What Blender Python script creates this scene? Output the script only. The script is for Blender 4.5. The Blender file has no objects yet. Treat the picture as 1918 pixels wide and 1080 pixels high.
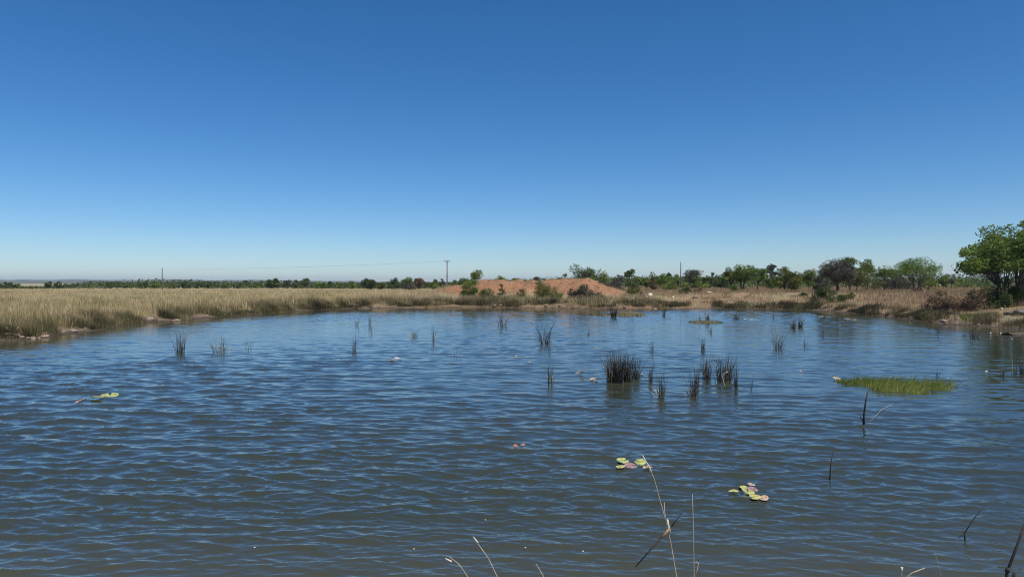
import bpy, math, random
import numpy as np
from math import radians, sin, cos, pi
from mathutils import Vector, Euler

random.seed(7)
rng = np.random.default_rng(7)
sc = bpy.context.scene
col = sc.collection

# ------------------------------------------------------------------ camera
F = 1330.0                      # focal length in pixels of the 1918 px wide photograph
CAM_Z = 3.0
PITCH = math.atan(10.0 / F)     # horizon a little above the middle
cam_d = bpy.data.cameras.new('camera')
cam_d.sensor_width = 36.0
cam_d.lens = F / 1918.0 * 36.0
cam_d.clip_start = 0.05
cam_d.clip_end = 40000
cam = bpy.data.objects.new('camera', cam_d)
col.objects.link(cam)
cam.location = (0, 0, CAM_Z)
cam.rotation_euler = (radians(90) - PITCH, 0, 0)
sc.camera = cam

# ------------------------------------------------------------------ sun, sky, exposure
SUN_EL = radians(60)
SUN_AZ = math.atan2(0.55, -0.60)         # from +Y towards +X
sun_dir = Vector((sin(SUN_AZ) * cos(SUN_EL), cos(SUN_AZ) * cos(SUN_EL), sin(SUN_EL)))
ld = bpy.data.lights.new('sun', 'SUN')
ld.energy = 5.0
ld.angle = radians(0.55)
ld.color = (1.0, 0.95, 0.88)
lo = bpy.data.objects.new('sun', ld)
col.objects.link(lo)
lo.rotation_euler = sun_dir.to_track_quat('Z', 'Y').to_euler()

w = bpy.data.worlds.new('World')
sc.world = w
w.use_nodes = True
nt = w.node_tree
nt.nodes.clear()
sky = nt.nodes.new('ShaderNodeTexSky')
sky.sky_type = 'NISHITA'
sky.sun_disc = False
sky.sun_elevation = SUN_EL
sky.sun_rotation = SUN_AZ
sky.altitude = 1200
sky.air_density = 0.9
sky.dust_density = 0.6
sky.ozone_density = 6.0
hsv = nt.nodes.new('ShaderNodeHueSaturation')
hsv.inputs['Saturation'].default_value = 1.24
bg = nt.nodes.new('ShaderNodeBackground')
bg.inputs['Strength'].default_value = 0.115
wo = nt.nodes.new('ShaderNodeOutputWorld')
nt.links.new(sky.outputs[0], hsv.inputs['Color'])
nt.links.new(hsv.outputs[0], bg.inputs[0])
nt.links.new(bg.outputs[0], wo.inputs[0])

sc.view_settings.view_transform = 'Standard'
sc.view_settings.look = 'None'
sc.view_settings.exposure = 0.0
sc.view_settings.gamma = 1.0
sc.view_settings.use_curve_mapping = False
sc.render.engine = 'CYCLES'
sc.cycles.use_denoising = True
sc.cycles.filter_width = 1.05
sc.cycles.max_bounces = 8
sc.cycles.transparent_max_bounces = 8
sc.cycles.volume_bounces = 0
sc.render.film_transparent = False


# ------------------------------------------------------------------ helpers
def ray(px, py):
    """direction (per metre forward) through a pixel of the 1918x1080 photograph"""
    dx = (px - 959.0) / F
    dz = -(py - 540.0) / F
    y = cos(PITCH) + dz * sin(PITCH)
    z = -sin(PITCH) + dz * cos(PITCH)
    return dx / y, z / y


def on_level(px, py, z=0.0):
    rx, rz = ray(px, py)
    d = (z - CAM_Z) / rz
    return rx * d, d


def at(px, py, d):
    rx, rz = ray(px, py)
    return Vector((rx * d, d, CAM_Z + rz * d))


def smooth(a, b, x):
    t = np.clip((x - a) / (b - a), 0, 1)
    return t * t * (3 - 2 * t)


_tab = np.random.default_rng(3).random((256, 256))


def vnoise(x, y):
    xi = np.floor(x).astype(int); yi = np.floor(y).astype(int)
    fx = x - xi; fy = y - yi
    fx = fx * fx * (3 - 2 * fx); fy = fy * fy * (3 - 2 * fy)
    g = lambda i, j: _tab[i & 255, j & 255]
    return (g(xi, yi) * (1 - fx) * (1 - fy) + g(xi + 1, yi) * fx * (1 - fy)
            + g(xi, yi + 1) * (1 - fx) * fy + g(xi + 1, yi + 1) * fx * fy)


def fbm(x, y, octs=4):
    s = 0; a = 0.5
    for i in range(octs):
        s = s + a * (vnoise(x, y) - 0.5)
        x = x * 2.03 + 17.1; y = y * 2.03 + 5.7; a *= 0.5
    return s * 2


def tag(o, label=None, cat=None, group=None, kind=None):
    if label: o['label'] = label
    if cat: o['category'] = cat
    if group: o['group'] = group
    if kind: o['kind'] = kind
    return o


def mesh_np(name, verts, polys, mat=None, smooth_sh=False, attrs=None, mats=None, mat_idx=None):
    """polys: list of (n, k) index arrays"""
    me = bpy.data.meshes.new(name)
    verts = np.asarray(verts, dtype=np.float32)
    me.vertices.add(len(verts))
    me.vertices.foreach_set('co', verts.ravel())
    loops = np.concatenate([p.ravel() for p in polys]).astype(np.int32)
    tot = np.concatenate([np.full(len(p), p.shape[1]) for p in polys]).astype(np.int32)
    start = np.concatenate([[0], np.cumsum(tot)[:-1]]).astype(np.int32)
    me.loops.add(len(loops))
    me.loops.foreach_set('vertex_index', loops)
    me.polygons.add(len(tot))
    me.polygons.foreach_set('loop_start', start)
    me.polygons.foreach_set('loop_total', tot)
    if mat_idx is not None:
        me.polygons.foreach_set('material_index', np.asarray(mat_idx, dtype=np.int32))
    if smooth_sh:
        me.polygons.foreach_set('use_smooth', np.ones(len(tot), dtype=bool))
    for k, v in (attrs or {}).items():
        a = me.attributes.new(k, 'FLOAT', 'POINT')
        a.data.foreach_set('value', np.asarray(v, dtype=np.float32))
    for m in (mats or ([mat] if mat else [])):
        me.materials.append(m)
    me.update(calc_edges=True)
    me.validate()
    return me


def link(name, me, parent=None, loc=None):
    o = bpy.data.objects.new(name, me)
    col.objects.link(o)
    if parent is not None:
        o.parent = parent
    if loc is not None:
        o.location = loc
    return o


# ------------------------------------------------------------------ materials
class NT:
    def __init__(self, name):
        self.m = bpy.data.materials.new(name)
        self.m.use_nodes = True
        self.t = self.m.node_tree
        self.t.nodes.clear()
        self.out = self.t.nodes.new('ShaderNodeOutputMaterial')

    def n(self, kind, **kw):
        nd = self.t.nodes.new(kind)
        for k, v in kw.items():
            if k.startswith('i_'):
                nd.inputs[k[2:].replace('_', ' ')].default_value = v
            else:
                setattr(nd, k, v)
        return nd

    def l(self, a, b):
        self.t.links.new(a, b)

    def ramp(self, stops, fac=None):
        r = self.n('ShaderNodeValToRGB')
        e = r.color_ramp.elements
        while len(e) < len(stops):
            e.new(0.5)
        for i, (p, c) in enumerate(stops):
            e[i].position = p
            e[i].color = (*c, 1) if len(c) == 3 else c
        if fac is not None:
            self.l(fac, r.inputs[0])
        return r

    def attr(self, name):
        return self.n('ShaderNodeAttribute', attribute_name=name).outputs['Fac']

    def math(self, op, a, b=None, clamp=False):
        m = self.n('ShaderNodeMath', operation=op, use_clamp=clamp)
        for i, v in enumerate((a, b)):
            if v is None: continue
            if isinstance(v, (int, float)): m.inputs[i].default_value = v
            else: self.l(v, m.inputs[i])
        return m.outputs[0]

    def noise(self, scale, detail=4, rough=0.55, vec=None):
        n_ = self.n('ShaderNodeTexNoise')
        n_.inputs['Scale'].default_value = scale
        n_.inputs['Detail'].default_value = detail
        n_.inputs['Roughness'].default_value = rough
        if vec is not None: self.l(vec, n_.inputs['Vector'])
        return n_.outputs['Fac']

    def mix(self, fac, a, b):
        m = self.n('ShaderNodeMix', data_type='RGBA')
        for s, v in ((m.inputs[0], fac), (m.inputs[6], a), (m.inputs[7], b)):
            if isinstance(v, (int, float)): s.default_value = v
            elif isinstance(v, tuple): s.default_value = (*v, 1)
            else: self.l(v, s)
        return m.outputs[2]


def leafy(name, stops, trans=0.35, rough=0.7):
    """foliage and grass: colour from the per-leaf attribute 'tint'"""
    t = NT(name)
    c = t.ramp(stops, t.attr('tint')).outputs[0]
    p = t.n('ShaderNodeBsdfPrincipled', i_Roughness=rough)
    p.inputs['Specular IOR Level'].default_value = 0.25
    t.l(c, p.inputs['Base Color'])
    tr = t.n('ShaderNodeBsdfTranslucent')
    t.l(c, tr.inputs['Color'])
    mx = t.n('ShaderNodeMixShader')
    mx.inputs[0].default_value = trans
    t.l(p.outputs[0], mx.inputs[1]); t.l(tr.outputs[0], mx.inputs[2])
    t.l(mx.outputs[0], t.out.inputs[0])
    return t.m


def simple(name, c1, c2, scale=8, rough=0.85, bump=0.0):
    t = NT(name)
    tc = t.n('ShaderNodeTexCoord').outputs['Object']
    nz = t.noise(scale, 5, 0.6, tc)
    c = t.ramp([(0.3, c1), (0.7, c2)], nz).outputs[0]
    p = t.n('ShaderNodeBsdfPrincipled', i_Roughness=rough)
    t.l(c, p.inputs['Base Color'])
    if bump:
        b = t.n('ShaderNodeBump', i_Strength=bump, i_Distance=0.05)
        t.l(nz, b.inputs['Height']); t.l(b.outputs[0], p.inputs['Normal'])
    t.l(p.outputs[0], t.out.inputs[0])
    return t.m


STRAW = (0.50, 0.375, 0.185); STRAW_P = (0.64, 0.52, 0.30); OLIVE = (0.14, 0.15, 0.05); BROWNG = (0.20, 0.13, 0.07)
M = {}
M['field'] = leafy('field_grass', [(0.0, (0.13, 0.13, 0.045)), (0.22, (0.28, 0.235, 0.10)), (0.45, STRAW), (0.75, STRAW_P), (1.0, (0.40, 0.28, 0.17))], 0.18)
M['sedge'] = leafy('sedge', [(0.0, (0.035, 0.032, 0.016)), (0.35, (0.10, 0.092, 0.038)), (0.65, (0.22, 0.18, 0.085)), (1.0, (0.46, 0.37, 0.21))], 0.2)
M['redgrass'] = leafy('red_grass', [(0.0, (0.14, 0.12, 0.05)), (0.3, (0.28, 0.19, 0.10)), (0.6, (0.40, 0.29, 0.16)), (0.85, (0.47, 0.38, 0.22)), (1.0, (0.22, 0.11, 0.08))], 0.3)
M['reed'] = leafy('reed', [(0.0, (0.014, 0.013, 0.010)), (0.5, (0.035, 0.030, 0.018)), (0.8, (0.085, 0.07, 0.04)), (0.93, (0.10, 0.12, 0.03)), (1.0, (0.45, 0.36, 0.22))], 0.12)
M['watergrass'] = leafy('water_grass', [(0.0, (0.04, 0.075, 0.012)), (0.5, (0.15, 0.20, 0.03)), (0.8, (0.33, 0.34, 0.07)), (1.0, (0.5, 0.45, 0.2))], 0.35)
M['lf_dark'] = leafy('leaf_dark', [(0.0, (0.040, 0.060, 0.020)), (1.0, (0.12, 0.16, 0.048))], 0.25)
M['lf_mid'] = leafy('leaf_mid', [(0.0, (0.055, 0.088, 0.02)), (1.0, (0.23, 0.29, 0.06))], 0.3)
M['lf_tree'] = leafy('leaf_tree', [(0.0, (0.06, 0.10, 0.02)), (1.0, (0.23, 0.31, 0.065))], 0.38)
M['lf_olive'] = leafy('leaf_olive', [(0.0, (0.07, 0.085, 0.02)), (1.0, (0.19, 0.20, 0.05))], 0.3)
M['lf_bright'] = leafy('leaf_bright', [(0.0, (0.06, 0.11, 0.02)), (1.0, (0.22, 0.30, 0.07))], 0.35)
M['lf_grey'] = leafy('leaf_grey', [(0.0, (0.055, 0.052, 0.042)), (1.0, (0.14, 0.135, 0.10))], 0.2)
M['lf_brown'] = leafy('leaf_brown', [(0.0, (0.09, 0.060, 0.036)), (1.0, (0.27, 0.185, 0.105))], 0.2)
M['bark'] = simple('bark', (0.05, 0.04, 0.03), (0.12, 0.10, 0.08), 6)
M['pole'] = simple('weathered_wood', (0.10, 0.09, 0.085), (0.19, 0.18, 0.17), 3)
M['metal'] = simple('galvanised_metal', (0.3, 0.3, 0.31), (0.42, 0.42, 0.43), 4, 0.5)
M['rock'] = simple('shore_rock', (0.15, 0.105, 0.075), (0.36, 0.27, 0.20), 5, 0.9, 0.6)
M['rock_pale'] = simple('pale_rock', (0.48, 0.38, 0.30), (0.70, 0.60, 0.49), 5, 0.9, 0.4)
M['rock_dark'] = simple('dark_wet_rock', (0.06, 0.055, 0.045), (0.15, 0.13, 0.10), 5, 0.6, 0.6)
M['stem'] = simple('dry_stem', (0.27, 0.22, 0.15), (0.46, 0.39, 0.29), 30)
M['seed'] = simple('seed_head', (0.42, 0.38, 0.32), (0.64, 0.60, 0.53), 60)
M['husk'] = simple('brown_leaf_sheath', (0.22, 0.13, 0.06), (0.40, 0.26, 0.14), 30)
M['blackstem'] = simple('dark_dead_reed', (0.012, 0.011, 0.010), (0.04, 0.034, 0.028), 30)
M['wire'] = simple('wire', (0.08, 0.08, 0.08), (0.12, 0.12, 0.12), 3, 0.5)
M['mat'] = simple('floating_mat', (0.04, 0.045, 0.018), (0.15, 0.115, 0.065), 3, 0.9, 0.5)
M['foam'] = simple('foam', (0.35, 0.38, 0.42), (0.55, 0.57, 0.6), 12, 0.8)

# ground
t = NT('ground_soil')
geo = t.n('ShaderNodeNewGeometry').outputs['Position']
n1 = t.noise(0.35, 5, 0.6, geo); n2 = t.noise(4.0, 6, 0.65, geo); n3 = t.noise(0.02, 4, 0.5, geo)
straw = t.ramp([(0.3, (0.20, 0.155, 0.08)), (0.5, (0.33, 0.255, 0.135)), (0.72, (0.43, 0.34, 0.19))], n2).outputs[0]
straw = t.mix(t.ramp([(0.42, (0, 0, 0)), (0.6, (1, 1, 1))], n3).outputs[0], straw, (0.30, 0.26, 0.14))
red = t.ramp([(0.28, (0.14, 0.056, 0.026)), (0.5, (0.30, 0.130, 0.056)), (0.75, (0.42, 0.210, 0.085))], n1).outputs[0]
red = t.mix(t.ramp([(0.5, (0, 0, 0)), (0.62, (0.8, 0.8, 0.8))], n2).outputs[0], red, (0.40, 0.29, 0.17))
n4 = t.noise(1.3, 5, 0.7, geo)
red = t.mix(t.ramp([(0.56, (0, 0, 0)), (0.66, (0.75, 0.75, 0.75))], n4).outputs[0], red, (0.13, 0.065, 0.035))
dirt = t.ramp([(0.3, (0.09, 0.065, 0.04)), (0.5, (0.20, 0.14, 0.085)), (0.75, (0.33, 0.245, 0.155))], n2).outputs[0]
c = t.mix(t.attr('red'), straw, red)
c = t.mix(t.attr('dirt'), c, dirt)
c = t.mix(t.attr('wet'), c, (0.06, 0.045, 0.03))
p = t.n('ShaderNodeBsdfPrincipled', i_Roughness=0.95)
t.l(c, p.inputs['Base Color'])
b = t.n('ShaderNodeBump', i_Strength=1.0, i_Distance=0.35)
t.l(n2, b.inputs['Height']); t.l(b.outputs[0], p.inputs['Normal'])
t.l(p.outputs[0], t.out.inputs[0])
M['ground'] = t.m

# water: murky brown body under a glossy surface
t = NT('pond_water')
geo = t.n('ShaderNodeNewGeometry').outputs['Position']
mp = t.n('ShaderNodeMapping')
mp.inputs['Scale'].default_value = (0.55, 1.0, 1.0)
mp.inputs['Rotation'].default_value = (0, 0, radians(12))
t.l(geo, mp.inputs['Vector'])
nA = t.noise(7.0, 3, 0.5, mp.outputs[0]); nB = t.noise(18.0, 2, 0.5, mp.outputs[0])
h = t.math('ADD', t.math('MULTIPLY', nA, 0.7), t.math('MULTIPLY', nB, 0.3))
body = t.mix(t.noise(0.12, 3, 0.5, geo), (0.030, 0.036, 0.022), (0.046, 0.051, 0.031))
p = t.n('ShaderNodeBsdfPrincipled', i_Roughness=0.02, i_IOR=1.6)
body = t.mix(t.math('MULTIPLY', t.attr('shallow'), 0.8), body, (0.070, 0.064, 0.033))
t.l(body, p.inputs['Base Color'])
b = t.n('ShaderNodeBump', i_Strength=0.22, i_Distance=0.03)
t.l(h, b.inputs['Height']); t.l(b.outputs[0], p.inputs['Normal'])
t.l(p.outputs[0], t.out.inputs[0])
M['water'] = t.m

# ------------------------------------------------------------------ pond outline and ground shape
shore_px = [(-60, 655), (0, 640), (60, 635), (130, 627), (190, 616), (240, 608), (320, 601), (400, 594), (480, 587.5), (560, 582), (640, 578.5),
            (720, 577), (850, 575), (1000, 576.5), (1130, 579), (1180, 579), (1300, 577), (1450, 579), (1530, 581), (1590, 586), (1640, 591),
            (1700, 599), (1760, 606), (1800, 610), (1870, 612), (1890, 617), (1960, 622)]
poly = [on_level(*q) for q in shore_px]
poly = [(-20, 5.2), (-27, 9), (-31, 18), (-30, 28)] + poly + [(33, 34), (31, 24), (27, 12), (20, 5.6), (8, 5.0), (0, 5.3), (-9, 5.0)]
P = np.array(poly, dtype=float)
for _ in range(2):
    Q = np.roll(P, -1, axis=0)
    P = np.stack([0.75 * P + 0.25 * Q, 0.25 * P + 0.75 * Q], 1).reshape(-1, 2)


def sdist(x, y):
    """signed distance to the pond edge, positive on land"""
    x = np.asarray(x, dtype=float); y = np.asarray(y, dtype=float)
    shp = x.shape; x = x.ravel(); y = y.ravel()
    best = np.full(len(x), 1e9); inside = np.zeros(len(x), bool)
    near = (np.abs(x) < 160) & (y > -120) & (y < 260)
    xs = x[near]; ys = y[near]; bb = best[near]; ins = inside[near]
    for i in range(len(P)):
        ax, ay = P[i]; bx, by = P[(i + 1) % len(P)]
        ex, ey = bx - ax, by - ay
        tt = np.clip(((xs - ax) * ex + (ys - ay) * ey) / (ex * ex + ey * ey + 1e-12), 0, 1)
        bb = np.minimum(bb, np.hypot(xs - ax - tt * ex, ys - ay - tt * ey))
        c_ = ((ay > ys) != (by > ys)) & (xs < (bx - ax) * (ys - ay) / (by - ay + 1e-12) + ax)
        ins ^= c_
    best[near] = bb; inside[near] = ins
    best[~near] = 100 + 0 * x[~near]
    return np.where(inside, -best, best).reshape(shp)


def mound(x, y):
    u = smooth(-17, -4, x) * (1 - smooth(10.0, 19, x))
    yc = 108 + 0.5 * np.sin(x * 0.3)
    v = smooth(-13, -4, y - yc) * (1 - smooth(3, 14, y - yc))
    top = 2.55 + 0.22 * smooth(0, 8, x) - 0.12 * smooth(9, 14, x) + 0.35 * fbm(x * 0.25, y * 0.25) + 0.30 * fbm(x * 0.9, y * 0.9, 4) + 0.32 * fbm(x * 1.3 + 4, y * 0.3, 3) - 0.5 * np.exp(-((x + 6.2) / 1.6) ** 2)
    return u * v * top


def H(x, y, sd=None):
    x = np.asarray(x, dtype=float); y = np.asarray(y, dtype=float)
    if sd is None: sd = sdist(x, y)
    far = smooth(20, 40, y)
    e = sd + 0.5 * fbm(x * 0.35, y * 0.35, 3) * far + 0.2 * fbm(x * 1.7, y * 1.7, 3) * far
    r = np.hypot(x, y)
    cb = smooth(-18, -10, x) * (1 - smooth(18, 26, x))
    bank = (0.10 + 0.15 * cb) * smooth(0, 0.4, e) + 0.42 * smooth(0.5, 2.2, e)
    z = np.where(e > 0, bank, np.maximum(e * 0.35, -1.2))
    right = smooth(4, 34, x) * smooth(2.0, 15, e) * far
    z = z + 1.15 * right
    z = z + 0.9 * smooth(150, 420, r) * smooth(-40, 60, x)
    z = z + mound(x, y)
    nearb = (1 - smooth(6, 12, y))
    z = z + 0.68 * nearb * smooth(0.3, 2.0, e)
    z = z + np.where(e > 0.3, 1, 0) * (0.16 * fbm(x * 0.15, y * 0.15) + 0.10 * fbm(x * 0.9, y * 0.9)) * far
    z = z + 0.5 * fbm(x * 0.01, y * 0.01) * smooth(130, 400, r)
    # low muddy spit on the right
    sx, sy = on_level(1895, 626)
    z = np.maximum(z, np.where((np.abs(x - sx) < 6), 0.11 - 0.05 * ((x - sx - 1.0) / 2.2) ** 2 - 0.35 * (np.abs(y - sy) / 0.8) ** 2, -9))
    return z


def Hs(x, y):
    return float(H(np.array([x]), np.array([y]))[0])


# ground sheet: rings round the viewpoint, out to 10 km
ang = np.radians(np.concatenate([np.arange(-46, 46, 0.2), np.arange(46, 314, 3.0)]))
rad = [0.02]
while rad[-1] < 10000:
    r_ = rad[-1]
    rad.append(r_ + (0.4 if r_ < 120 else (r_ * 0.035)))
rad = np.array(rad); rad[-1] = 10000
A, R = np.meshgrid(ang, rad)
X = (R * np.sin(A)); Y = (R * np.cos(A))
SD = sdist(X, Y)
Z = H(X, Y, SD)
nr, na = X.shape
idx = np.arange(nr * na).reshape(nr, na)
q = np.stack([idx[:-1, :], np.roll(idx, -1, 1)[:-1, :], np.roll(idx, -1, 1)[1:, :], idx[1:, :]], -1).reshape(-1, 4)
keep = (SD.ravel()[q] > -3.5).any(1)
q = q[keep]
used = np.unique(q); remap = np.full(nr * na, -1); remap[used] = np.arange(len(used))
V = np.stack([X.ravel(), Y.ravel(), Z.ravel()], 1)[used]
sdv = SD.ravel()[used]; xv, yv, zv = V.T
mo = mound(xv, yv)
nz_ = fbm(xv * 0.2, yv * 0.2)
redm = np.clip(smooth(0.25, 1.0, mo + 0.6 * nz_) + 0.40 * smooth(10, 26, xv) * smooth(0.05, 0.3, nz_ + 0.15) * (1 - smooth(150, 240, yv)), 0, 1)
cbm = smooth(-18, -10, xv) * (1 - smooth(18, 26, xv)) * (1 - smooth(0.8, 2.0, sdv)) * (yv > 60)
redm = np.maximum(redm, cbm * 0.7)
dirtm = (1 - smooth(0.6, 2.4, sdv + nz_)) * (1 - 0.6 * cbm)
wetm = (1 - smooth(0.02, 0.13, zv)) * (yv > 20)
ground = link('ground', mesh_np('ground', V, [remap[q]], M['ground'], True, {'red': redm, 'dirt': dirtm, 'wet': wetm}))
tag(ground, 'dry straw coloured plain and reddish banks around the pond', 'ground', kind='structure')

# ------------------------------------------------------------------ water surface: real waves
TN = 1024


def wave_tile(L, lam_p, wdir, spread, seed, lam_min):
    r = np.random.default_rng(seed)
    k1 = 2 * pi * np.fft.fftfreq(TN, L / TN)
    kx, ky = np.meshgrid(k1, k1, indexing='ij')
    k = np.hypot(kx, ky); k[0, 0] = 1e-6
    kp = 2 * pi / lam_p
    th = np.arctan2(ky, kx) - wdir
    E = k ** -3.7 * np.exp(-1.1 * (kp / k) ** 2.2) * (np.abs(np.cos(th)) ** spread + 0.012)
    E *= np.exp(-(k * lam_min / (2 * pi)) ** 4)
    E[0, 0] = 0
    A_ = np.sqrt(E) * (r.normal(size=k.shape) + 1j * r.normal(size=k.shape))
    h = np.fft.ifft2(A_)
    dx = np.fft.ifft2(-1j * kx / k * A_); dy = np.fft.ifft2(-1j * ky / k * A_)
    sl = np.fft.ifft2(1j * ky * A_).real
    return h.real, dx.real, dy.real, sl.std()


def sample(f, x, y, L):
    u = (x / L * TN) % TN; v = (y / L * TN) % TN
    i = np.floor(u).astype(int); j = np.floor(v).astype(int); a = u - i; b_ = v - j
    i1 = (i + 1) % TN; j1 = (j + 1) % TN
    return f[i, j] * (1 - a) * (1 - b_) + f[i1, j] * a * (1 - b_) + f[i, j1] * (1 - a) * b_ + f[i1, j1] * a * b_


WAVE_SLOPE = 0.33
a_f = np.radians(np.arange(-44, 44.01, 0.14)); a_c = np.radians(np.arange(47, 313, 3.0))
angw = np.concatenate([a_f, a_c])
radw = [3.0]
while radw[-1] < 96:
    r_ = radw[-1]
    radw.append(r_ + min(max(0.022, r_ * r_ / 2130 * 0.72), 0.15))
radw = np.array(radw)
A, R = np.meshgrid(angw, radw)
X = R * np.sin(A); Y = R * np.cos(A)
SDW = sdist(X, Y)
Z = np.zeros_like(X); DX = np.zeros_like(X); DY = np.zeros_like(X)
spacing = np.clip(R * R / 2130 * 0.72, 0.022, 0.15)
for (L, rot, seed, wd, lp, amp) in ((23.0, 0.10, 11, radians(79), 0.62, 1.0), (16.7, -0.16, 12, radians(111), 0.38, 0.55), (31.0, 0.5, 13, radians(37), 0.60, 0.45), (47.0, 0.3, 14, radians(73), 2.3, 0.32)):
    c_, s_ = cos(rot), sin(rot)
    xr = X * c_ + Y * s_; yr = -X * s_ + Y * c_
    lvls = [(0.055, 0.0), (0.22, 0.07), (0.36, 0.13)]
    fl = [wave_tile(L, lp, wd, 11.0, seed, lm) for lm, _ in lvls]
    sl0 = fl[0][3]
    w1 = smooth(0.03, 0.08, spacing); w2 = smooth(0.09, 0.15, spacing)
    for comp, tgt in ((0, Z), (1, DX), (2, DY)):
        f0 = sample(fl[0][comp], xr, yr, L); f1 = sample(fl[1][comp], xr, yr, L); f2 = sample(fl[2][comp], xr, yr, L)
        tgt += (f0 * (1 - w1) + f1 * w1 * (1 - w2) + f2 * w1 * w2 + 0 * f0) * amp * WAVE_SLOPE / sl0
gust = 0.84 + 0.85 * fbm(X * 0.07, Y * 0.05, 3) + 0.25 * fbm(X * 0.4, Y * 0.25, 2)
calm = 0.30 + 0.70 * smooth(0.0, 7.0, -SDW)
amp = np.clip(gust, 0.55, 1.5) * calm * (1.12 - 0.78 * smooth(10, 44, Y))
WZ = Z * amp
nr, na = X.shape
idx = np.arange(nr * na).reshape(nr, na)
q = np.stack([idx[:-1, :], np.roll(idx, -1, 1)[:-1, :], np.roll(idx, -1, 1)[1:, :], idx[1:, :]], -1).reshape(-1, 4)
keep = (SDW.ravel()[q] < 1.2).any(1)
q = q[keep]
used = np.unique(q); remap = np.full(nr * na, -1); remap[used] = np.arange(len(used))
CH = 1.15
V = np.stack([(X - CH * DX * amp).ravel(), (Y - CH * DY * amp).ravel(), WZ.ravel()], 1)[used]
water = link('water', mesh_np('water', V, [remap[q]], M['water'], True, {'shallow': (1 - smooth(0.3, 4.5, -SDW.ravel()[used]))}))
tag(water, 'rippled blue brown water of the farm pond', 'water', kind='structure')
print('water quads', len(q))


# ------------------------------------------------------------------ blades (grass, reeds)
def blades(base, height, width, lean, ldir, tint, twist=None, mid=0.5, bend=0.35):
    """base (n,3); lean = sideways reach as a share of the height, towards ldir"""
    n = len(base)
    tw = rng.random(n) * pi if twist is None else twist
    wx = np.cos(tw) * width * 0.5; wy = np.sin(tw) * width * 0.5
    lx = np.cos(ldir) * lean * height; ly = np.sin(ldir) * lean * height
    hz = height * np.sqrt(np.clip(1 - 0.6 * lean ** 2, 0.05, 1))
    v = np.zeros((n, 5, 3), dtype=np.float32)
    v[:, 0] = base; v[:, 1] = base
    v[:, 0, 0] -= wx; v[:, 0, 1] -= wy; v[:, 1, 0] += wx; v[:, 1, 1] += wy
    m = base.copy(); m[:, 0] += lx * bend; m[:, 1] += ly * bend; m[:, 2] += hz * mid
    v[:, 2] = m; v[:, 3] = m
    v[:, 2, 0] += wx * 0.8; v[:, 2, 1] += wy * 0.8; v[:, 3, 0] -= wx * 0.8; v[:, 3, 1] -= wy * 0.8
    v[:, 4] = base; v[:, 4, 0] += lx; v[:, 4, 1] += ly; v[:, 4, 2] += hz
    i = (np.arange(n) * 5)[:, None]
    quads = i + np.array([[0, 1, 2, 3]]); tris = i + np.array([[3, 2, 4]])
    return v.reshape(-1, 3), quads, tris, np.repeat(tint, 5)


def blade_object(name, parts, mat, parent=None, loc=None):
    vs, qs, ts, tt = [], [], [], []; off = 0
    for v, q_, t_, ti in parts:
        vs.append(v); qs.append(q_ + off); ts.append(t_ + off); tt.append(ti); off += len(v)
    vs = np.concatenate(vs)
    if loc is not None: vs = vs - np.array(loc, dtype=np.float32)
    me = mesh_np(name, vs, [np.concatenate(qs), np.concatenate(ts)], mat, False, {'tint': np.clip(np.concatenate(tt), 0, 1)})
    return link(name, me, parent, loc)


def tufts(n, dmin, dmax, amin, amax, accept, per, spread, hfun, tintfun, wmul=1.0, leanmax=0.6):
    """tufts scattered over the land; accept(x,y,sd) gives the chance of keeping one"""
    u = rng.random(n)
    d = dmin * (dmax / dmin) ** u
    a = np.radians(amin + (amax - amin) * rng.random(n))
    x = d * np.tan(a); y = d
    return tufts_at(x, y, accept, per, spread, hfun, tintfun, wmul, leanmax)


def shore_points(n, t0, t1, off_mu, off_sd, omin=0.1):
    """points a little inland of the visible shoreline, t0..t1 along it"""
    L_ = np.array([on_level(*q_) for q_ in shore_px])
    seg = np.hypot(*(L_[1:] - L_[:-1]).T); cum = np.concatenate([[0], np.cumsum(seg)])
    s_ = (t0 + (t1 - t0) * rng.random(n)) * cum[-1]
    k = np.clip(np.searchsorted(cum, s_) - 1, 0, len(seg) - 1)
    u = (s_ - cum[k]) / seg[k]
    p_ = L_[k] + (L_[k + 1] - L_[k]) * u[:, None]
    e = (L_[k + 1] - L_[k]) / seg[k][:, None]
    off = np.maximum(omin, off_mu + off_sd * rng.normal(size=n))
    return p_[:, 0] - e[:, 1] * off, p_[:, 1] + e[:, 0] * off


def tufts_at(x, y, accept, per, spread, hfun, tintfun, wmul=1.0, leanmax=0.6):
    n = len(x)
    sd = sdist(x, y)
    k = rng.random(n) < accept(x, y, sd)
    x, y, sd = x[k], y[k], sd[k]
    m = len(x)
    hh = hfun(x, y, sd) * (0.65 + 0.65 * rng.random(m)); ti = tintfun(x, y, sd) + 0.20 * rng.normal(size=m)
    sp = spread * (1 + y / 160.0)
    bx = np.repeat(x, per) + rng.normal(size=m * per) * np.repeat(sp, per)
    by = np.repeat(y, per) + rng.normal(size=m * per) * np.repeat(sp, per)
    bz = H(bx, by) - 0.03
    ok = bz > -0.05
    ht = np.repeat(hh, per) * (0.55 + 0.6 * rng.random(m * per))
    wd = np.maximum(0.012, by * 0.00028) * wmul * (0.7 + 0.6 * rng.random(m * per))
    ln = leanmax * rng.random(m * per) ** 1.3
    tt = np.repeat(ti, per) + rng.normal(size=m * per) * 0.16
    base = np.stack([bx, by, bz], 1)
    return blades(base[ok], ht[ok], wd[ok], ln[ok], (rng.random(m * per) * 2 * pi)[ok], tt[ok])


def patch(x, y, s=0.12, o=0):
    return fbm(x * s + o, y * s + o, 4)


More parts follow.
